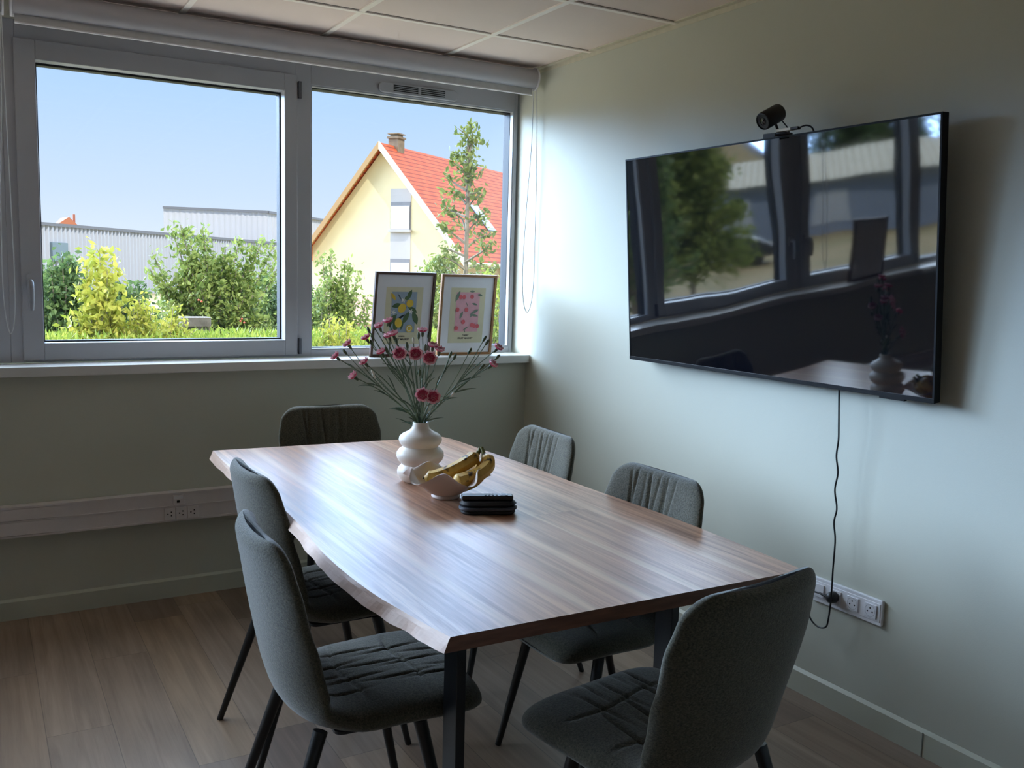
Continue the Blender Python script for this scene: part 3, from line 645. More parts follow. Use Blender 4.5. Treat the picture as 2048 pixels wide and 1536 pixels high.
# black speaker puck with a remote on it
pk = empty('speakerphone', (1.272, 2.296, ZT)); pk.rotation_euler = (0, 0, math.radians(-22)); tag(pk, 'flat black oblong speakerphone case on the table beside the fruit bowl', 'speakerphone')
def stadium(L_, R_, z0, z1, ins=.004, n=16):
    prof = [(-ins, z0), (0, z0 + ins), (0, z1 - ins), (-ins, z1)]; V = []
    for i_, z in prof:
        for k in range(2 * n):
            t = PI * k / (n - 1) if k < n else PI + PI * (k - n) / (n - 1)
            cx = (L_ / 2 - R_) * (1 if k < n else -1); a = t - PI / 2
            V.append((cx + (R_ + i_) * math.cos(a), (R_ + i_) * math.sin(a), z))
    N = 2 * n; F = [(i * N + j, i * N + (j + 1) % N, (i + 1) * N + (j + 1) % N, (i + 1) * N + j) for i in range(3) for j in range(N)]
    F += [tuple(range(N)), tuple(3 * N + j for j in range(N - 1, -1, -1))]; m_ = MB(); m_.add(V, F); return m_
M_PUCK = mat('black_nylon', (15, 16, 22), .55, var=.1, bump=.2, bscale=700)
stadium(.160, .032, .0005, .013, .004).build('case_bottom', M_PUCK, pk, smooth=40)
stadium(.170, .037, .012, .0225, .003).build('zip_band', mat('zip_band', (60, 64, 74), .5), pk, smooth=40)
stadium(.167, .0355, .0225, .038, .008).build('case_top', M_PUCK, pk, smooth=40)
rm = empty('remote_control', (1.275, 2.301, ZT + .0385)); rm.rotation_euler = (0, 0, math.radians(-24)); tag(rm, 'slim black remote control lying on the speakerphone case', 'remote control')
MB().rbox(-.078, .072, -.017, .017, 0, .014, .006).build('remote_body', mat('remote_black', (16, 17, 22), .3), rm, smooth=40, bevel=.003)
MB().lathe([(0, .0155), (.006, .0155), (.0065, .014)], c=(.045, 0, 0), n=20).lathe([(.0085, .0141), (.0085, .0152), (.0125, .0152), (.0125, .0141)], c=(.045, 0, 0), n=28).build('direction_pad', mat('remote_pad_grey', (120, 124, 132), .35), rm, smooth=40)
bt = MB()
for k in range(4):
    for sy in (-.007, .007): bt.lathe([(0, .0152), (.0032, .0152), (.0034, .014)], c=(.024 - k * .011, sy, 0), n=12)
bt.build('buttons', mat('remote_button', (70, 74, 82), .4), rm, smooth=40)

# ------------------------------------------------------------------ carnations
NECK = Vector((VX, VY, ZT + .197)); RA = Vector((.863, -.505, 0)); RB = Vector((.505, .863, 0))
rng = random.Random(5)
def bloom(mb, c, d, R_, openness=1.0):
    big = openness >= 1
    """ruffled head at c, facing d; slots 0 rose, 1 rim"""
    q = d.to_track_quat('Z', 'Y').to_matrix().to_4x4(); M = Matrix.Translation(c) @ q
    for L_ in range(6):
        n = 40; k = 6; f0 = rng.random() * 6; rr = R_ * (1 - .155 * L_); tilt = .15 + .24 * L_
        if openness < 1: tilt = .95 + .1 * L_
        V = []; F = []; mi = []
        for i in range(k + 1):
            u = i / k
            for j in range(n):
                t = 2 * PI * j / n
                ruf = math.sin(t * 7 + f0 + L_) * .16 + math.sin(t * 13 + f0 * 2) * .10
                rad_ = rr * math.sin(u * PI / 2 * .98) * math.cos(tilt * u * .75) * (1 + ruf * u * .5)
                z = rr * (u ** 1.6) * math.sin(tilt) * .75 + R_ * .05 * L_ + rr * ruf * u * u * .75
                V.append(M @ Vector((rad_ * math.cos(t), rad_ * math.sin(t), z)))
        for i in range(k):
            for j in range(n):
                F.append((i * n + j, i * n + (j + 1) % n, (i + 1) * n + (j + 1) % n, (i + 1) * n + j)); mi.append(1 if i >= k - 1 - (L_ < 2 and big) - (L_ == 0 and big) else 0)
        mb.add(V, F, mi)
def sprig(items, label, base_j=0.0, leaves=2):
    """items: (kind, r, z, depth) kind L large, S small, B bud, W white bud"""
    root = empty('carnation', NECK); tag(root, label, 'flower', 'carnations in the vase')
    a0 = rng.uniform(0, 6.28); bx = NECK + RA * base_j * .014 + RB * .008 * math.sin(a0) + Vector((0, 0, -.07)); off = Matrix.Translation(-NECK)
    tips = [NECK + RA * (r) + RB * dp + Vector((0, 0, z)) for _, r, z, dp in items]
    main = max(tips, key=lambda p: (p - NECK).length)
    mid_ = NECK + RA * base_j * .013 + RB * .006 * math.sin(a0)
    bend = NECK.lerp(main, .55) + Vector((0, 0, .012)) + RA * rng.uniform(-.004, .004)
    curve = spline([bx, mid_, bend, main], 10)
    st = MB().tube(curve, [.0026 - .0011 * i / (len(curve) - 1) for i in range(len(curve))], 6)
    for tp in tips:
        if tp is main: continue
        # leave the main stem at the best node
        f = min(.8, max(.35, (tp - NECK).length / (main - NECK).length * .62)); nd = curve[int(f * (len(curve) - 1))]
        if (tp - NECK).length < .13: nd = curve[12]
        st.tube(spline([nd, nd.lerp(tp, .5) + Vector((0, 0, -.006)), tp], 6), .0014, 5)
    for f in (.42, .62, .8): st.ball(curve[int(f * (len(curve) - 1))], .0034, 4)
    st.xf(off).build('stem', M_STEM, root, smooth=True)
    lf = MB()
    for k in range(leaves + 1):
        f = .30 + .17 * k + rng.uniform(-.04, .04); p = curve[int(f * (len(curve) - 1))]; sgn = rng.choice((-1, 1))
        d = ((curve[-1] - p).normalized() + RA * sgn * rng.uniform(.25, .6) + RB * rng.uniform(-.4, .4)).normalized(); Ln = rng.uniform(.05, .10)
        wv = d.cross(Vector((.3, -.8, .2))).normalized(); V = []
        for i in range(7):
            u = i / 6; c_ = p + d * Ln * u + Vector((0, 0, -.018 * u * u)); w_ = .0030 * math.sin(PI * min(.97, u * .9 + .1)); V += [c_ - wv * w_, c_ + d.cross(wv) * .0008, c_ + wv * w_]
        lf.add(V, [(3 * i + a, 3 * i + a + 1, 3 * i + a + 4, 3 * i + a + 3) for i in range(6) for a in (0, 1)])
    if leaves: lf.xf(off).build('leaves', M_LEAFD, root, smooth=True)
    for (kind, r, z, dp), tp in zip(items, tips):
        out = (tp - (NECK + Vector((0, 0, -.05)))).normalized()
        if kind in 'LS':
            R_ = .0240 if kind == 'L' else .0205
            face = (out * (.35 if kind == 'L' else .9) + Vector((-.5, -.86, .1)) * (.9 if kind == 'L' else .25)).normalized()
            cal = MB().tube([tp - out * .016, tp - out * .010, tp - out * .001], [.0026, .0048, .0055], 8)
            cal.xf(off).build('calyx', M_CALYX, root, smooth=True)
            bm_ = MB(); bloom(bm_, tp, face, R_, 1.0 if kind == 'L' else .5); bm_.xf(off).build('blossom', [M_PET, M_PETRIM], root, smooth=True)
        else:
            q = out.to_track_quat('Z', 'Y').to_matrix().to_4x4(); s_ = 1.0 if kind == 'B' else .8
            m_ = MB().lathe([(.0015, -.014), (.0042, -.009), (.0052, -.001), (.0042, .006), (.0015, .010), (0, .011)], n=10).xf(off @ Matrix.Translation(tp) @ q @ Matrix.Scale(s_, 4))
            m_.build('bud', M_BUDW if kind == 'W' else M_CALYX, root, smooth=True)
            if kind == 'P': pass
sprig([('S', -.282, .207, .02), ('S', -.245, .248, .03), ('B', -.258, .226, .03)], 'carnation spray reaching farthest left, two small blooms', -1, 3)
sprig([('S', -.214, .149, -.03)], 'single pale-rimmed carnation low on the left above the chair', -.9, 3)
sprig([('S', -.189, .189, .03), ('W', -.163, .161, .02), ('W', -.160, .150, .02)], 'small carnation with two white buds left of the bunch', -.8, 2)
sprig([('S', -.188, .268, .05), ('B', -.183, .299, .05), ('B', -.165, .311, .05), ('B', -.172, .257, .05), ('B', -.169, .279, .04)], 'carnation spray with dark buds at upper left beside the lemon picture', -.6, 3)
sprig([('S', -.143, .309, .03), ('S', -.113, .326, .03), ('B', -.128, .285, .03)], 'topmost carnation spray, two blooms over the lemon picture', -.5, 2)
sprig([('S', -.107, .280, .0), ('S', -.092, .286, .0), ('B', -.086, .270, .01)], 'pair of joined carnation blooms below the topmost blooms', -.4, 2)
sprig([('S', -.133, .224, .02), ('B', -.118, .236, .02)], 'small carnation just left of the big centre blooms', -.5, 2)
sprig([('L', -.069, .229, -.02), ('B', -.047, .256, -.01)], 'large rose-red carnation, leftmost of the three big upper blooms', -.2, 3)
sprig([('L', -.017, .229, -.02), ('W', -.028, .273, .0)], 'large rose-red carnation, middle of the three big upper blooms', 0, 3)
sprig([('S', -.001, .297, .03), ('B', .019, .289, .03), ('B', -.014, .286, .03)], 'small carnation rising between the two pictures with slim buds', .1, 1)
sprig([('L', .029, .217, -.03), ('S', .036, .251, .0), ('S', .058, .238, .0), ('B', .012, .25, .0)], 'large carnation at right of the upper trio with small blooms behind it', .2, 2)
sprig([('L', .012, .102, -.07), ('L', .046, .096, -.07)], 'two large carnations low at the front above the vase', .1, 2)
sprig([('B', -.002, .172, -.04)], 'single upright pink bud stalk in the middle of the bunch', .0, 2)
sprig([('B', .093, .227, .02), ('B', .108, .221, .02)], 'carnation stalk with two closed buds right of centre', .5, 3)
sprig([('B', .204, .282, .03), ('B', .213, .270, .03), ('S', .246, .250, .02), ('B', .249, .223, .02), ('B', .157, .241, .02)], 'tall carnation spray at far right with dark buds and one bloom', .9, 2)
sprig([('S', .230, .197, .0), ('B', .200, .192, .0)], 'lowest carnation bloom on the far right side', .8, 2)
sprig([('W', .105, .100, -.02)], 'short stalk with one white bud right of the vase neck', .8, 1)

# ------------------------------------------------------------------ pictures on the sill
M_OAK = mat('oak_frame', (150, 108, 66), .5, var=.15, scale=20, stretch=(1, 1, 4))
M_WALN = mat('walnut_frame', (82, 56, 42), .5, var=.15, scale=20)
M_MATB = mat('white_mount_board', (226, 226, 232), .8, var=.01)
M_PAPER = mat('cream_print_paper', (212, 206, 178), .85, var=.02)
def flat(mb, pts, y, mi): mb.add([(a, y, b) for a, b in pts], [tuple(range(len(pts)))], mi)
def ell(cx, cz, rx, rz, rot=0, n=20):
    c, s_ = math.cos(rot), math.sin(rot); return [(cx + rx * math.cos(2 * PI * k / n) * c - rz * math.sin(2 * PI * k / n) * s_, cz + rx * math.cos(2 * PI * k / n) * s_ + rz * math.sin(2 * PI * k / n) * c) for k in range(n)]
def leafp(cx, cz, L_, w_, rot, n=8):
    P = [(L_ * (k / n - .5), w_ * math.sin(PI * k / n)) for k in range(n + 1)] + [(L_ * (.5 - k / n), -w_ * .8 * math.sin(PI * k / n)) for k in range(1, n)]
    c, s_ = math.cos(rot), math.sin(rot); return [(cx + a * c - b_ * s_, cz + a * s_ + b_ * c) for a, b_ in P]
def text_mesh(txt, size, x, y, z, m_, parent, name='caption'):
    cu = bpy.data.curves.new(name, 'FONT'); cu.body = txt; cu.size = size; cu.align_x = 'CENTER'; cu.extrude = .0001; cu.offset = .0003
    o = bpy.data.objects.new(name, cu); COL.objects.link(o)
    dg_ = bpy.context.evaluated_depsgraph_get(); me = bpy.data.meshes.new_from_object(o.evaluated_get(dg_)); bpy.data.objects.remove(o)
    me.transform(Matrix.Translation((x, y, z)) @ Matrix.Rotation(PI / 2, 4, 'X')); me.materials.clear(); me.materials.append(m_)
    o = bpy.data.objects.new(name, me); COL.objects.link(o); o.parent = parent; return o
def picture(x, y, w_, h_, lean, rz, fm, fm2, kind, label, back=False):
    r = empty('framed_picture', (x, y, 1.0365)); r.rotation_euler = (-lean, 0, rz); tag(r, label, 'picture', 'framed fruit prints on the window sill')
    fw = .0125; f = MB()
    f.box(-w_ / 2, -w_ / 2 + fw, -.009, .009, 0, h_).box(w_ / 2 - fw, w_ / 2, -.009, .009, 0, h_).box(-w_ / 2 + fw, w_ / 2 - fw, -.009, .009, 0, fw).box(-w_ / 2 + fw, w_ / 2 - fw, -.009, .009, h_ - fw, h_)
    f.build('frame', fm, r, bevel=.001)
    MB().box(-w_ / 2 + fw, w_ / 2 - fw, .004, .008, fw, h_ - fw).build('backing_board', mat('backing_board', (110, 90, 70), .9), r)
    MB().box(-w_ / 2 + fw, w_ / 2 - fw, -.001, .004, fw, h_ - fw).build('mount_board', M_MATB, r)
    if kind is None: return r
    pw, ph = .195, .283; z0 = .062; a = MB(); yb = -.0014
    flat(a, [(-pw / 2, z0), (pw / 2, z0), (pw / 2, z0 + ph), (-pw / 2, z0 + ph)], yb, 0)
    MBp = a.build('print_paper', M_PAPER, r)
    a = MB(); y1 = -.0018; aw, ah, az = .132, .202, z0 + .058
    X = lambda u: -aw / 2 + aw * u
    Z = lambda v_: az + ah * v_
    flat(a, [(X(0), Z(0)), (X(1), Z(0)), (X(1), Z(1)), (X(0), Z(1))], y1, 0)
    yy = [y1 - .0003]
    def sh(p, mi): flat(a, p, yy[0], mi); yy[0] -= .00008
    if kind == 'lemon':
        mats = [mat('print_blue_grey', (152, 168, 186), .8), mat('print_lemon', (222, 190, 74), .8), mat('print_leaf', (84, 108, 74), .8), mat('print_dark', (36, 44, 50), .8), mat('print_white', (232, 232, 228), .8)]
        for cx, cz, L_, w_2, ro in ((.70, .93, .055, .012, 1.2), (.60, .84, .05, .011, .5), (.22, .66, .055, .013, .2), (.86, .56, .06, .013, -.5), (.62, .36, .07, .014, 1.1), (.98, .36, .075, .016, -1.15), (.06, .30, .08, .018, .9), (.20, .16, .085, .014, -1.45), (.48, .18, .05, .008, 1.4)):
            sh(leafp(X(cx), Z(cz), L_, w_2, ro), 2)
        sh(leafp(X(.30), Z(.88), .036, .0022, -.95), 3); sh(leafp(X(.42), Z(.38), .050, .006, .6), 3); sh(leafp(X(.55), Z(.66), .03, .002, -.9), 3)
        for cx, cz, rx, rz, ro in ((.43, .60, .020, .024, -.5), (.73, .72, .019, .019, 0), (.33, .24, .019, .024, .2), (.78, .10, .018, .019, 0)): sh(ell(X(cx), Z(cz), rx, rz, ro), 1)
        sh(leafp(X(.05), Z(.88), .045, .009, -.95), 1); sh(ell(X(.78), Z(.10), .013, .014), 4); sh(ell(X(.78), Z(.10), .010, .011), 1)
        for cx, cz in ((.10, .50), (.80, .52), (.46, .80)):
            for k in range(5): sh(leafp(X(cx) + .007 * math.cos(k * 1.257), Z(cz) + .007 * math.sin(k * 1.257), .014, .003, k * 1.257), 4)
        cap1 = 'LEMON'
    else:
        mats = [mat('print_pink', (222, 170, 182), .8), mat('print_cherry', (214, 104, 112), .8), mat('print_leaf_grey', (120, 136, 122), .8), mat('print_dark', (36, 44, 50), .8), mat('print_white', (232, 232, 228), .8)]
        for cx, cz, L_, w_2, ro in ((.06, .90, .062, .010, 1.2), (.66, 1.02, .03, .006, 0), (1.0, .93, .03, .007, -.2), (.80, .70, .034, .006, -.3), (.26, .42, .045, .008, 1.2), (.86, .52, .04, .008, .5), (.80, .42, .05, .007, -.2), (.70, .44, .035, .006, 1.2), (.48, .08, .040, .004, .6), (.44, .02, .022, .003, -1.1), (.46, .70, .03, .0022, -1.1)):
            sh(leafp(X(cx), Z(cz), L_, w_2, ro), 2)
        for cx, cz in ((.18, .88), (.32, .88), (.66, .89), (.08, .56), (.46, .56), (.36, .25), (.08, .09), (.84, .15), (.98, .14), (.74, .17)): sh(ell(X(cx), Z(cz), .0105, .0115), 1)
        cap1 = 'CHERRY'
    a.build('fruit_artwork', mats, r)
    ink = mat('print_ink', (60, 54, 54), .8)
    text_mesh(cap1, .0095, 0, -.0018, z0 + .036, ink, r); text_mesh('FRUIT MARKET', .0125, 0, -.0018, z0 + .020, ink, r)
    # glazing sheet
    return r
picture(1.806, 4.195, .318, .418, -.165, .02, M_WALN, None, 'lemon', 'dark wood framed lemon print leaning on the window, left of the cherry print')
picture(2.165, 4.205, .310, .412, -.13, -.01, M_OAK, None, 'cherry', 'oak framed pink cherry print leaning on the window near the room corner')
picture(-.42, 4.19, .32, .42, -.15, 0, M_WALN, None, None, 'framed print on the sill farther left, seen only reflected in the television')

# ================================================================== outside
M_GRASS = mat('dry_grass', (168, 146, 106), .95, var=.2, scale=.5, col2=(132, 124, 80), detail=8)
ground = struct(MB().box(-150, 250, YW + .33, 320, G0 - .3, G0).build('trim_6', M_GRASS))
ground.name = 'floor_outside'
struct(MB().box(-14, 12, YW + .24, 8.1, G0, G0 + .04).box(-22, -1.6, 8.1, 14.5, G0, G0 + .04).box(-22, -14, YW + .24, 8.1, G0, G0 + .04).build('trim_7', mat('pale_bounce_paving', (250, 228, 200), .85, var=.05, scale=3)))  # unseen pale paving, added to bounce warm light up to ceiling and walls
def leaf_mat(name, c1, c2, trans=.35):
    mt, t, b = base_mat(name); N = t.nodes.new; L = t.links.new
    g = N('ShaderNodeNewGeometry'); r = N('ShaderNodeValToRGB'); L(g.outputs['Random Per Island'], r.inputs[0])
    r.color_ramp.elements[0].color = (*srgb(c1), 1); r.color_ramp.elements[1].color = (*srgb(c2), 1)
    L(r.outputs[0], b.inputs['Base Color']); b.inputs['Roughness'].default_value = .5; b.inputs['Specular IOR Level'].default_value = .3
    tr = N('ShaderNodeBsdfTranslucent'); L(r.outputs[0], tr.inputs[0]); mx = N('ShaderNodeMixShader'); mx.inputs[0].default_value = trans
    L(b.outputs[0], mx.inputs[1]); L(tr.outputs[0], mx.inputs[2]); L(mx.outputs[0], t.nodes['Material Output'].inputs[0]); return mt
LG = leaf_mat('leaf_mid_green', (100, 122, 58), (168, 180, 100))
LD = leaf_mat('leaf_dark_green', (68, 94, 58), (126, 150, 90))
LY = leaf_mat('leaf_yellow_green', (148, 158, 58), (200, 192, 88))
LH = leaf_mat('leaf_hedge', (120, 146, 54), (178, 184, 82))
LO = leaf_mat('leaf_young_oak', (88, 104, 52), (148, 154, 80))
M_BARK = mat('bark_grey', (140, 128, 112), .9, var=.2, scale=8)
def leaf(V, F, p, sz, R, elong=1.7):
    d = Vector((R.gauss(0, 1), R.gauss(0, 1), R.gauss(0, .7))).normalized(); u = d.orthogonal().normalized(); u = (Matrix.Rotation(R.uniform(0, 6.28), 3, d) @ u)
    w_ = d.cross(u); n_ = w_ * .0; o = len(V); L_ = sz * R.uniform(.7, 1.3)
    V += [tuple(p - u * L_ * elong * .5), tuple(p + w_ * L_ * .42 + d * L_ * .12), tuple(p + u * L_ * elong * .5), tuple(p - w_ * L_ * .42 + d * L_ * .12)]
    F += [(o, o + 1, o + 2, o + 3)]
def tree(name, label, cat, base, branches, lm, seed, nleaf, sz, spread, trunk_r=.04, trunk_top=None, group=None, inner=.25):
    nleaf = int(nleaf * 4.6); spread *= 1.3; sz *= .66
    """branches: end points relative to base; leaves gather along each branch"""
    R = random.Random(seed); root = empty(name, base); tag(root, label, cat, group)
    V = []; F = []; tb_ = MB(); tz = trunk_top or (0, 0, .5)
    tb_.tube([(0, 0, 0), (tz[0] * .5, tz[1] * .5, tz[2] * .5), tz], [trunk_r, trunk_r * .8, trunk_r * .5], 7)
    tot = sum(Vector(b[1]).length if isinstance(b[0], (tuple, list)) else Vector(b).length for b in branches)
    for b in branches:
        if isinstance(b[0], (tuple, list)): a, e = Vector(b[0]), Vector(b[1])
        else: a, e = Vector(tz) * R.uniform(.35, 1), Vector(b)
        mid_ = a.lerp(e, .5) + Vector((R.gauss(0, .06), R.gauss(0, .06), (e - a).length * .08))
        C2 = spline([a, mid_, e], 6); ln = (e - a).length
        tb_.tube(C2, [trunk_r * .45 * (1 - .8 * i / (len(C2) - 1)) for i in range(len(C2))], 5, caps=False)
        for _ in range(max(6, int(nleaf * ln / tot))):
            u = inner + (1 - inner) * R.random() ** .8; p = C2[min(len(C2) - 1, int(u * (len(C2) - 1)))].lerp(C2[min(len(C2) - 1, int(u * (len(C2) - 1)) + 1)], R.random())
            s_ = spread * (1.15 - .75 * u); leaf(V, F, p + Vector((R.gauss(0, s_), R.gauss(0, s_), R.gauss(0, s_))), sz, R)
    tb_.build('branches', M_BARK, root, smooth=True)
    mb = MB(); mb.add(V, F); 
    me = bpy.data.meshes.new('foliage'); me.from_pydata(V, [], F); me.materials.append(lm); o = bpy.data.objects.new('foliage', me); COL.objects.link(o); o.parent = root
    return root
def dome(R, n, rx, ry, z0, z1, flat_=.0):
    out = []
    for _ in range(n):
        t = R.uniform(0, 2 * PI); v_ = R.random() ** .8; k = math.sqrt(max(.05, 1 - v_ * v_)) * R.uniform(.75, 1.0)
        out.append((rx * k * math.cos(t), ry * k * math.sin(t), z0 + (z1 - z0) * v_))
    return out
R_ = random.Random(11)
H0 = -G0
tree('round_shrub', 'dense dark green round shrub outside the left window pane, behind the yellow maple', 'shrub', (.72, 10.2, G0), dome(R_, 110, .62, .55, .9, H0 + 1.50) + [(.05, 0, H0 + 1.55), (.12, .1, H0 + 1.5)], LD, 1, 5200, .062, .10, .04, (0, 0, 1.2), 'garden plants beyond the window')
tree('young_maple', 'bright yellow-green young maple outside the left window pane', 'tree', (.98, 9.0, G0), [(.0, 0, H0 + 1.60), (.12, .05, H0 + 1.50), (-.10, .05, H0 + 1.5), (.05, -.1, H0 + 1.4), (-.02, .1, H0 + 1.5)] + dome(R_, 50, .40, .35, 1.4, H0 + 1.22) + dome(R_, 30, .45, .3, 1.0, H0 + .9), LY, 2, 3400, .075, .095, .022, (.02, 0, 1.6), 'garden plants beyond the window')
tree('yellow_bush', 'low rounded golden yellow bush beyond the left window, above the hedge', 'shrub', (1.42, 8.95, G0), dome(R_, 80, .60, .40, 1.2, H0 + 1.15), LY, 3, 5200, .05, .085, .03, (0, 0, 1.2), 'garden plants beyond the window')
ch = [(-.78, .1, H0 + 1.62), (-.82, .1, H0 + 1.40), (-.42, 0, H0 + 2.02), (-.52, .1, H0 + 1.96), (-.30, .2, H0 + 1.98), (-.12, 0, H0 + 1.99), (-.05, .2, H0 + 1.9), (.20, 0, H0 + 1.7), (.42, .1, H0 + 1.86), (.60, 0, H0 + 1.78), (.75, .1, H0 + 1.86), (.92, .1, H0 + 1.80), (-.64, 0, H0 + 1.2), (1.0, .1, H0 + 1.5)]
tree('cherry_tree', 'spreading fruit tree with upward leafy branches and red fruits beyond the left window pane', 'tree', (2.95, 13.6, G0), ch + dome(R_, 150, 1.12, .8, 1.1, H0 + 1.60), LG, 4, 9000, .075, .09, .06, (0, 0, 1.7), 'garden plants beyond the window')
fr = MB(); 
for x_, y_, z_ in ((2.62, 12.9, 1.0), (2.66, 12.9, .98), (3.15, 12.8, .72), (3.2, 12.8, .70), (3.17, 12.8, .75)): fr.ball((x_, y_, z_), .014, 5)
frt = fr.build('red_fruit_cluster', mat('red_fruit', (226, 96, 72), .4)); frt.parent = bpy.data.objects['cherry_tree']; frt.matrix_parent_inverse = Matrix.Translation((-2.95, -13.6, -G0))
tree('garden_tree', 'bushy green tree just right of the window mullion, before the pale house', 'tree', (3.95, 11.4, G0), [(.0, 0, H0 + 1.68), (-.08, .1, H0 + 1.62), (.25, 0, H0 + 1.52), (.42, .1, H0 + 1.45), (.50, 0, H0 + 1.1), (.15, -.1, H0 + 1.6), (.55, .1, H0 + .98)] + dome(R_, 110, .68, .5, 1.2, H0 + 1.38), LG, 5, 6500, .055, .075, .05, (-.1, 0, 1.6), 'garden plants beyond the window')
tree('garden_tree', 'bluish green tree glimpsed in the outer left window strip', 'tree', (-.35, 9.6, G0), dome(R_, 80, .6, .5, 1.1, H0 + 1.2), LD, 6, 3600, .055, .09, .05, (0, 0, 1.4), 'garden plants beyond the window')
tree('yellow_bush', 'bright lime bush below the lemon picture frame, right of the mullion', 'shrub', (3.0, 8.5, G0), dome(R_, 60, .42, .35, 1.3, H0 + 1.03), LY, 7, 3000, .040, .06, .03, (0, 0, 1.2), 'garden plants beyond the window')
# slender young oak: tufts on side branches
R4 = random.Random(21); bs = []
for k in range(30):
    z_ = H0 + .55 + (3.45 - .55) * (k / 30) ** 1.0; reach = .06 + .62 * (1 - (z_ - H0 - .3) / 3.4) ** .9 * R4.uniform(.55, 1.1); sg = -1 if k % 2 else 1
    dx, dy = RT.x * sg * reach, RT.y * sg * reach; jy = R4.uniform(-.2, .2)
    bs.append(((0, 0, z_ - .1), (dx + jy * .3, dy + jy, z_ + R4.uniform(-.05, .22))))
for z_ in (3.5, 3.3, 3.1, 2.85): bs.append(((0, 0, H0 + z_ - .3), (R4.uniform(-.05, .05), 0, H0 + z_ + .15)))
tree('young_oak', 'tall slender young tree with tufted branches in front of the red-roofed house', 'tree', (6.40, 12.45, G0), bs, LO, 8, 3200, .085, .075, .05, (.03, 0, H0 + 3.2), 'garden plants beyond the window', inner=.35)
tree('garden_tree', 'light green foliage in the gap right of the cherry picture', 'tree', (4.75, 8.5, G0), dome(R_, 60, .45, .45, 1.2, H0 + 1.5), LH, 9, 3000, .05, .08, .04, (0, 0, 1.4), 'garden plants beyond the window')
for i, (x_, y_, rx, h_, lb) in enumerate(((2.2, 16.5, 1.1, 1.15, 'dark green shrub far behind the golden bush, below the warehouse wall'), (5.3, 18.5, 1.8, 1.35, 'green shrub behind the fruit tree, beside the mullion'), (-.5, 17, 1.2, 1.1, 'dark shrub far behind at the left edge of the window view'), (9.5, 19.5, 1.4, 1.9, 'leafy shrub growing against the pale house at its right'), (6.6, 16.8, 1.0, .9, 'shrub growing at the foot of the pale house wall'))):
    tree('background_shrub', lb, 'shrub', (x_, y_, G0), dome(R_, 70, rx, .8, 1.0, H0 + h_), LD if i < 3 else LG, 30 + i, 3200, .09, .13, .05, (0, 0, 1.2), 'garden plants beyond the window')
# clipped hedge along the garden
Rh = random.Random(9); V = []; F = []
for _ in range(28000):
    x_ = Rh.uniform(-1.0, 6.2); y_ = 8.95 - .06 * x_ + Rh.uniform(-.38, .38)
    top_ = .83 + .05 * noise.noise(Vector((x_ * 3, y_ * 3, 0))) + .05 * noise.noise(Vector((x_ * 11, y_ * 9, 3)))
    z_ = top_ - abs(Rh.gauss(0, .16)) if Rh.random() < .75 else Rh.uniform(-1.6, .7)
    o = len(V); h_ = Rh.uniform(.025, .065); a = Rh.uniform(0, PI); w_ = .009; lx, ly = Rh.gauss(0, .02), Rh.gauss(0, .02)
    V += [(x_ - w_ * math.cos(a), y_ - w_ * math.sin(a), z_), (x_ + w_ * math.cos(a), y_ + w_ * math.sin(a), z_), (x_ + lx, y_ + ly, z_ + h_)]; F.append((o, o + 1, o + 2))
hd = empty('hedge', (2.5, 8.8, G0)); tag(hd, 'long clipped bright green hedge along the bottom of the window view', 'hedge')
mb = MB(); mb.add(V, F); mb.xf(Matrix.Translation((-2.5, -8.8, -G0))); me = bpy.data.meshes.new('foliage'); me.from_pydata(mb.v, [], mb.f); me.materials.append(LH); o = bpy.data.objects.new('foliage', me); COL.objects.link(o); o.parent = hd
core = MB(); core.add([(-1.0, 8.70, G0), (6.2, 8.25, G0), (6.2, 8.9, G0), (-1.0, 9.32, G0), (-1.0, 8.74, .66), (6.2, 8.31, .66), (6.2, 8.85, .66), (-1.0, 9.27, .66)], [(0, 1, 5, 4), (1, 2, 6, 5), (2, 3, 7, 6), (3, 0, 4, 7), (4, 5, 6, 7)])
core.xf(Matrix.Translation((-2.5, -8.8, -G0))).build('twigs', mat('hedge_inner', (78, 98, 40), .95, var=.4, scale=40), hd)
# garden wall stub and little shed
o = MB().rbox(-.13, .13, -.13, .13, 0, 2.56, .03).rbox(-.17, .17, -.16, .16, 2.56, 2.66, .05).build('stone_pillar', mat('weathered_stone', (118, 110, 104), .9, var=.25, scale=9), loc=(2.22, 11.2, G0)); tag(o, 'weathered grey stone pillar seen over the hedge below the fruit tree', 'pillar')
sh_ = empty('garden_shed', (6.15, 15.9, G0)); tag(sh_, 'small brown-roofed garden shed behind the bushes, left of the lemon picture', 'shed'); sh_.rotation_euler = (0, 0, -.5)
MB().box(-.7, .9, -.5, .7, 0, 2.35).build('shed_wall', mat('shed_wall_brown', (120, 104, 92), .9, var=.1), sh_)
MB().add([(-.9, -.75, 2.33), (1.1, -.75, 2.33), (1.1, .1, 2.78), (-.9, .1, 2.78), (-.9, .9, 2.33), (1.1, .9, 2.33), (-.9, -.75, 2.28), (1.1, -.75, 2.28), (1.1, .9, 2.28), (-.9, .9, 2.28)], [(0, 1, 2, 3), (3, 2, 5, 4), (0, 6, 7, 1), (1, 7, 8, 5, 2), (4, 5, 8, 9), (0, 3, 4, 9, 6), (6, 9, 8, 7)]).build('shed_roof', mat('shed_roof_tiles', (176, 138, 122), .9, var=.15, scale=14), sh_)

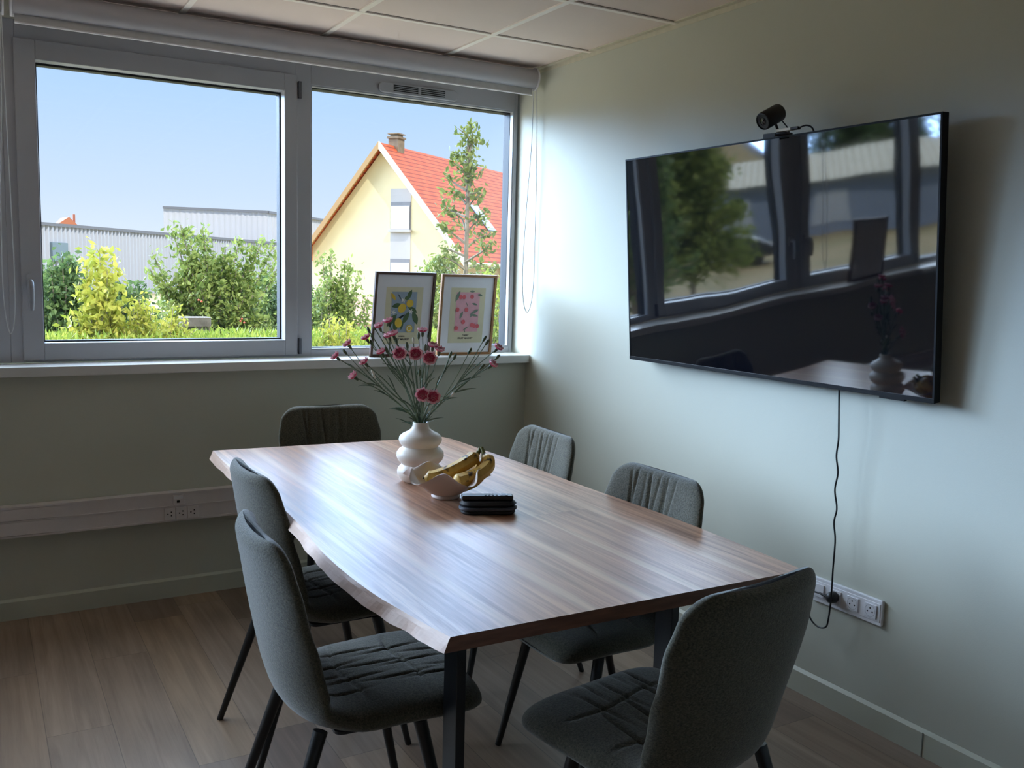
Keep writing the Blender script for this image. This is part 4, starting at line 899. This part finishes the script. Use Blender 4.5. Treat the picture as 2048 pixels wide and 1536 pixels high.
# pale yellow house with the red roof
M_YEL = mat('house_render_yellow', (232, 218, 176), .9, var=.05, scale=.6, col2=(222, 204, 166))
M_GREYP = mat('house_grey_panel', (186, 181, 182), .9, var=.04, scale=1)
M_SHUT = mat('white_roller_shutter', (226, 226, 232), .5, var=.01)
M_RW = mat('roof_verge_wood', (176, 140, 96), .8); M_RV2 = mat('roof_verge_white', (226, 216, 200), .8)
def tile_mat(name, ca, cb, rows, axis='Z'):
    mt, t, b = base_mat(name); N = t.nodes.new; L = t.links.new
    co = N('ShaderNodeTexCoord'); sp = N('ShaderNodeSeparateXYZ'); L(co.outputs['Object'], sp.inputs[0])
    mu = N('ShaderNodeMath'); mu.operation = 'MULTIPLY'; L(sp.outputs[axis], mu.inputs[0]); mu.inputs[1].default_value = rows
    fr_ = N('ShaderNodeMath'); fr_.operation = 'FRACT'; L(mu.outputs[0], fr_.inputs[0])
    lt = N('ShaderNodeMath'); lt.operation = 'LESS_THAN'; L(fr_.outputs[0], lt.inputs[0]); lt.inputs[1].default_value = .24
    n = N('ShaderNodeTexNoise'); n.inputs['Scale'].default_value = 3; n.inputs['Detail'].default_value = 6; L(co.outputs['Object'], n.inputs['Vector'])
    r = N('ShaderNodeValToRGB'); L(n.outputs['Fac'], r.inputs[0]); r.color_ramp.elements[0].position = .35; r.color_ramp.elements[1].position = .65
    r.color_ramp.elements[0].color = (*srgb(ca), 1); r.color_ramp.elements[1].color = (*srgb(cb), 1)
    mx = N('ShaderNodeMix'); mx.data_type = 'RGBA'; mf = N('ShaderNodeMath'); mf.operation = 'MULTIPLY'; L(lt.outputs[0], mf.inputs[0]); mf.inputs[1].default_value = .8
    L(mf.outputs[0], mx.inputs['Factor']); L(r.outputs[0], mx.inputs['A']); mx.inputs['B'].default_value = (*srgb((104, 36, 22)), 1)
    L(mx.outputs['Result'], b.inputs['Base Color']); b.inputs['Roughness'].default_value = .85; return mt
hs = empty('house', (14.98, 36.77, G0)); hs.rotation_euler = (0, 0, math.atan2(-.829, .559)); tag(hs, 'pale yellow gabled house with a bright orange-red tiled roof outside the right window pane', 'house')
HW, HL, ZE, ZA = 3.65, 12.4, 2.45 - G0, 6.62 - G0
MB().add([(-HW, 0, 0), (HW, 0, 0), (HW, 0, ZE), (0, 0, ZA - .12), (-HW, 0, ZE), (-HW, HL, 0), (HW, HL, 0), (HW, HL, ZE), (0, HL, ZA - .12), (-HW, HL, ZE)], [(0, 1, 2, 3, 4), (5, 9, 8, 7, 6), (0, 5, 6, 1), (1, 6, 7, 2), (0, 4, 9, 5), (2, 7, 8, 3), (3, 8, 9, 4)]).build('wall', M_YEL, hs)
def slab(x0, z0, x1, z1, y0, y1, th): return [(x0, y0, z0), (x1, y0, z1), (x1, y1, z1), (x0, y1, z0), (x0, y0, z0 + th), (x1, y0, z1 + th), (x1, y1, z1 + th), (x0, y1, z0 + th)]
BF = [(0, 1, 2, 3), (4, 7, 6, 5), (0, 4, 5, 1), (1, 5, 6, 2), (2, 6, 7, 3), (3, 7, 4, 0)]
dz = (ZA - ZE) / HW; ov = .55
MB().add(slab(HW + ov, ZE - dz * ov, 0, ZA, -.30, HL + .3, .12), BF).add(slab(-HW - ov, ZE - dz * ov, 0, ZA, -.30, HL + .3, .12), BF).build('roof', tile_mat('roof_tiles_red', (176, 74, 38), (194, 90, 50), 5.6), hs)
MB().add(slab(-HW - ov, ZE - dz * ov - .16, 0, ZA - .16, -.36, -.28, .32), BF).build('verge_board', M_RW, hs)
MB().add(slab(HW + ov, ZE - dz * ov - .16, 0, ZA - .16, -.36, -.28, .32), BF).build('verge_board', M_RV2, hs)
MB().tube([(HW + ov, -.3, ZE - dz * ov), (HW + ov, HL + .3, ZE - dz * ov)], .08, 8).build('gutter', M_RV2, hs)
wx0, wx1 = .42, 1.38
MB().box(wx0 - .02, wx1 + .02, -.015, 0, 0, ZA - .12 - dz * (wx1 + .05)).build('facade_panel', M_GREYP, hs)
for z0, z1 in ((3.18 - G0, 4.32 - G0), (.75 - G0, 1.98 - G0)):
    wd = MB().box(wx0, wx1, -.03, .0, z0, z1).build('window', mat('shutter_box_grey', (130, 128, 134), .6), hs)
    MB().box(wx0 + .03, wx1 - .03, -.045, -.03, z0 + .02, z1 - .16).build('roller_shutter', M_SHUT, wd)
    MB().box(wx0 - .06, wx1 + .06, -.14, 0, z0 - .09, z0).build('window_sill', M_GREYP, wd)
sk_ = MB(); 
for a, b_, th, mi in ((.52, .70, .17, 0),):
    xa, xb = HW * .55, HW * .82; za, zb2 = ZA - dz * xa, ZA - dz * xb
    sk_.add(slab(xb, zb2, xa, za, 3.9, 4.7, .20), BF, 0)
skl = sk_.build('skylight', mat('skylight_frame', (70, 74, 84), .4), hs)
MB().add(slab(xb - .08, zb2 + dz * .08 + .14, xa + .08, za - dz * .08 + .14, 3.98, 4.62, .07), BF).build('skylight_pane', mat('skylight_pane', (104, 112, 128), .35), skl)
cm = MB().box(-.24, .24, .75, 1.25, ZA - .4, ZA + .42).box(-.29, .29, .70, 1.30, ZA + .42, ZA + .50).box(-.19, .19, .80, 1.20, ZA + .50, ZA + .60).box(-.27, .27, .72, 1.28, ZA + .60, ZA + .64)
cm.build('chimney', mat('chimney_brick', (128, 112, 92), .9, var=.2, scale=6), hs)
ax_ = empty('house_annex', (24.2, 37.5, G0)); ax_.rotation_euler = (0, 0, math.atan2(-.829, .559)); tag(ax_, 'low white annex beside the red-roofed house, partly hidden by the slender tree', 'building')
MB().box(-.7, 3, -4.0, 5, 0, 3.3).build('wall', mat('annex_wall_white', (232, 224, 222), .9), ax_)
MB().box(-.75, 3.2, -4.2, 5.2, 3.3, 3.5).build('roof', mat('annex_roof', (190, 180, 176), .9), ax_)

# corrugated warehouses
M_COR = mat('corrugated_grey_cladding', (178, 182, 194), .6, var=.02, scale=.3)
M_CORT = mat('roof_trim_grey', (112, 114, 122), .6)
def cladding(p0, p1, z1, pitch, amp, depth):
    p0, p1 = Vector(p0), Vector(p1); d = (p1 - p0); L_ = d.length; d.normalize(); n_ = Vector((d.y, -d.x)); V = []; F = []
    k = int(L_ / pitch * 4)
    for i in range(k + 1):
        o_ = amp if (i % 4) in (0, 1) else 0.0; q = p0 + d * (L_ * i / k) + n_ * o_; V += [(q.x, q.y, G0), (q.x, q.y, z1)]
    F = [(2 * i, 2 * i + 2, 2 * i + 3, 2 * i + 1) for i in range(k)]
    b0, b1 = p0 - n_ * depth, p1 - n_ * depth; o_ = len(V); V += [(b0.x, b0.y, G0), (b0.x, b0.y, z1), (b1.x, b1.y, G0), (b1.x, b1.y, z1)]
    F += [(o_, 0, 1, o_ + 1), (2 * k, o_ + 2, o_ + 3, 2 * k + 1), (o_ + 1, 1, 2 * k + 1, o_ + 3), (o_, o_ + 1, o_ + 3, o_ + 2)]
    return V, F
wh = empty('warehouse', (5.7, 99.8, 0)); tag(wh, 'long low grey corrugated warehouse across the left window pane', 'warehouse')
off = Matrix.Translation((-5.7, -99.8, 0))
V, F = cladding((-15.3, 77.1), (44, 141.34), 5.0, .6, .22, 4.5); m_ = MB(); m_.add(V, F); m_.xf(off).build('cladding', M_COR, wh)
dv = Vector((31.5, 34.1)).normalized(); nv = Vector((dv.y, -dv.x)); an = math.atan2(dv.y, dv.x)
q = MB().box(0, 87.4, -.1, .3, 4.95, 5.25).xf(Matrix.Translation((-15.3 + nv.x * .2, 77.1 + nv.y * .2, 0)) @ Matrix.Rotation(an, 4, 'Z')).xf(off).build('roof_edge', M_CORT, wh)
q = MB().box(32.2, 34.4, -.35, .0, 1.6, 3.4).xf(Matrix.Translation((-15.3, 77.1, 0)) @ Matrix.Rotation(an, 4, 'Z')).xf(off).build('window', mat('warehouse_window', (120, 138, 150), .3), wh)
wh2 = empty('warehouse', (25, 147, 0)); tag(wh2, 'taller flat-roofed pale warehouse block rising behind the low warehouse', 'warehouse')
V, F = cladding((25.12, 147.9), (39.86, 144.6), 9.95, .8, .06, 14); m_ = MB(); m_.add(V, F); V, F = cladding((39.86, 144.6), (56, 161), 9.95, .8, .06, 6); m_.add(V, F); m_.xf(Matrix.Translation((-25, -147, 0))).build('cladding', mat('pale_cladding', (184, 184, 190), .6), wh2)
m_ = MB()
for (a, b_) in (((25.12, 147.9), (39.86, 144.6)), ((39.86, 144.6), (56, 161))):
    d_ = Vector(b_) - Vector(a); m_2 = MB().box(-.1, d_.length + .1, -.35, .1, 9.9, 10.25).xf(Matrix.Translation((a[0], a[1], 0)) @ Matrix.Rotation(math.atan2(d_.y, d_.x), 4, 'Z')); m_.add(m_2.v, m_2.f)
m_.xf(Matrix.Translation((-25, -147, 0))).build('roof_edge', M_CORT, wh2)
fh = empty('house', (16.1, 199.3, G0)); tag(fh, 'tiny distant house with a brown-red roof above the low warehouse roofline', 'house')
MB().box(-1.7, 1.9, -1, 6, 0, 10.2).build('wall', mat('far_house_wall', (232, 222, 206), .9), fh)
MB().add([(-2.3, -1.3, 10.1), (2.2, -1.3, 10.1), (.3, -1.3, 12.0), (-2.3, 6.3, 10.1), (2.2, 6.3, 10.1), (-.6, 6.3, 12.0)], [(0, 1, 2), (3, 5, 4), (0, 2, 5, 3), (1, 4, 5, 2), (0, 3, 4, 1)]).build('roof', mat('far_roof', (176, 110, 84), .9), fh)
MB().box(1.1, 1.5, 0, .5, 10.5, 12.6).build('chimney', mat('far_chimney', (160, 100, 80), .9), fh)

# what the television mirrors: yard to the left of the window view
sd = empty('workshop', (-33.5, 35.5, G0)); sd.rotation_euler = (0, 0, math.radians(48)); tag(sd, 'blue-grey workshop with a pale corrugated roof, seen mirrored in the television', 'workshop')
MB().box(-9, 9, 0, 8, 0, 2.9).build('wall', mat('workshop_wall', (150, 166, 192), .8, var=.06, scale=.7), sd)
rf = MB(); k = 90
for i in range(k): rf.add([(-9.3 + 18.6 * i / k, -.5, 2.8 + (.06 if i % 2 else 0)), (-9.3 + 18.6 * (i + 1) / k, -.5, 2.8 + (0 if i % 2 else .06)), (-9.3 + 18.6 * (i + 1) / k, 4.5, 4.3 + (0 if i % 2 else .06)), (-9.3 + 18.6 * i / k, 4.5, 4.3 + (.06 if i % 2 else 0))], [(0, 1, 2, 3)])
rf.add([(-9.3, 4.5, 4.3), (9.3, 4.5, 4.3), (9.3, 8.5, 2.9), (-9.3, 8.5, 2.9)], [(0, 1, 2, 3)])
rf.build('roof', mat('workshop_roof', (232, 226, 204), .7, var=.1, scale=2, stretch=(8, .3, .3), col2=(196, 190, 170)), sd)
for x_ in (-3.4, 1.6): MB().box(x_, x_ + 1.9, -.04, 0, .5, 2.2).build('door_panel', mat('workshop_door', (208, 218, 232), .7), sd)
h2 = empty('house', (-46, 52, G0)); h2.rotation_euler = (0, 0, math.radians(35)); tag(h2, 'distant gabled house behind the workshop, mirrored in the television', 'house')
MB().add([(-4, 0, 0), (4, 0, 0), (4, 0, 4), (0, 0, 7), (-4, 0, 4), (-4, 8, 0), (4, 8, 0), (4, 8, 4), (0, 8, 7), (-4, 8, 4)], [(0, 1, 2, 3, 4), (5, 9, 8, 7, 6), (1, 6, 7, 2), (0, 4, 9, 5)]).build('wall', M_YEL, h2)
MB().add(slab(4.4, 3.7, 0, 7.05, -.3, 8.3, .15), BF).add(slab(-4.4, 3.7, 0, 7.05, -.3, 8.3, .15), BF).build('roof', mat('mirrored_house_roof', (190, 150, 136), .85), h2)
for i, (x_, y_, rx, zc, zt_, lb, nl_) in enumerate(((-12.6, 19.6, 1.9, 1.0, 5.6, 'large leafy tree mirrored in the left half of the television', 5200), (-7.2, 15.2, 1.3, 1.2, 5.2, 'feathery dark tree mirrored at the left edge of the television', 3000), (-50.5, 44, 5, 3, 10.5, 'tall trees behind the workshop mirrored at the top of the television', 3000), (-60, 39, 5.5, 3, 10, 'wide trees at the far left of the workshop mirrored in the television', 3000), (-8.2, 13.1, .55, .2, 1.15, 'small yellow-green bush mirrored low in the television', 1400))):
    br = dome(R_, 90, rx, rx, zc, zt_)
    tree('yard_tree' if i != 4 else 'yard_bush', lb, 'tree' if i != 4 else 'shrub', (x_, y_, G0), br, (LG, LD, LD, LG, LY)[i], 50 + i, nl_, (.16, .13, .4, .45, .07)[i], rx * .11, .09 if i != 4 else .02, (0, 0, max(.3, zc + .6)), 'plants mirrored in the television')
# parked car
car = empty('car', (-22.2, 28.8, G0)); car.rotation_euler = (0, 0, math.radians(-47)); tag(car, 'dark parked car facing the building, mirrored in the television', 'car')
P = [(-2.1, .35), (-2.15, .75), (-1.6, .95), (-.9, 1.05), (-.3, 1.42), (1.0, 1.42), (1.7, 1.05), (2.1, .95), (2.15, .4)]
def ext(P, w_): 
    V = [(a, -w_, b_) for a, b_ in P] + [(a, w_, b_) for a, b_ in P]; N = len(P); return V, [tuple(range(N)), tuple(range(2 * N - 1, N - 1, -1))] + [(i, (i + 1) % N, N + (i + 1) % N, N + i) for i in range(N)]
V, F = ext(P, .85); m_ = MB(); m_.add(V, F); m_.xf(Matrix.Rotation(PI / 2, 4, 'Z')).build('car_body', mat('car_paint_dark', (46, 50, 58), .25), car, bevel=.05)
MB().box(-.65, .65, -.75, -.55, 1.1, 1.38).build('windscreen', mat('car_glass', (90, 104, 118), .05), car)
MB().box(-.75, -.45, -2.2, -2.13, .68, .80).box(.45, .75, -2.2, -2.13, .68, .80).build('headlight', mat('headlight', (230, 230, 226), .2), car)
MB().box(-.26, .26, -2.21, -2.15, .45, .56).build('number_plate', mat('number_plate_white', (226, 226, 220), .5), car)
for sx_ in (-.8, .8):
    for sy in (-1.35, 1.35):
        w_ = MB(); w_.tube([(sx_ - .1, sy, .32), (sx_ + .1, sy, .32)], .32, 20); w_.build('wheel', M_BLACK, car)
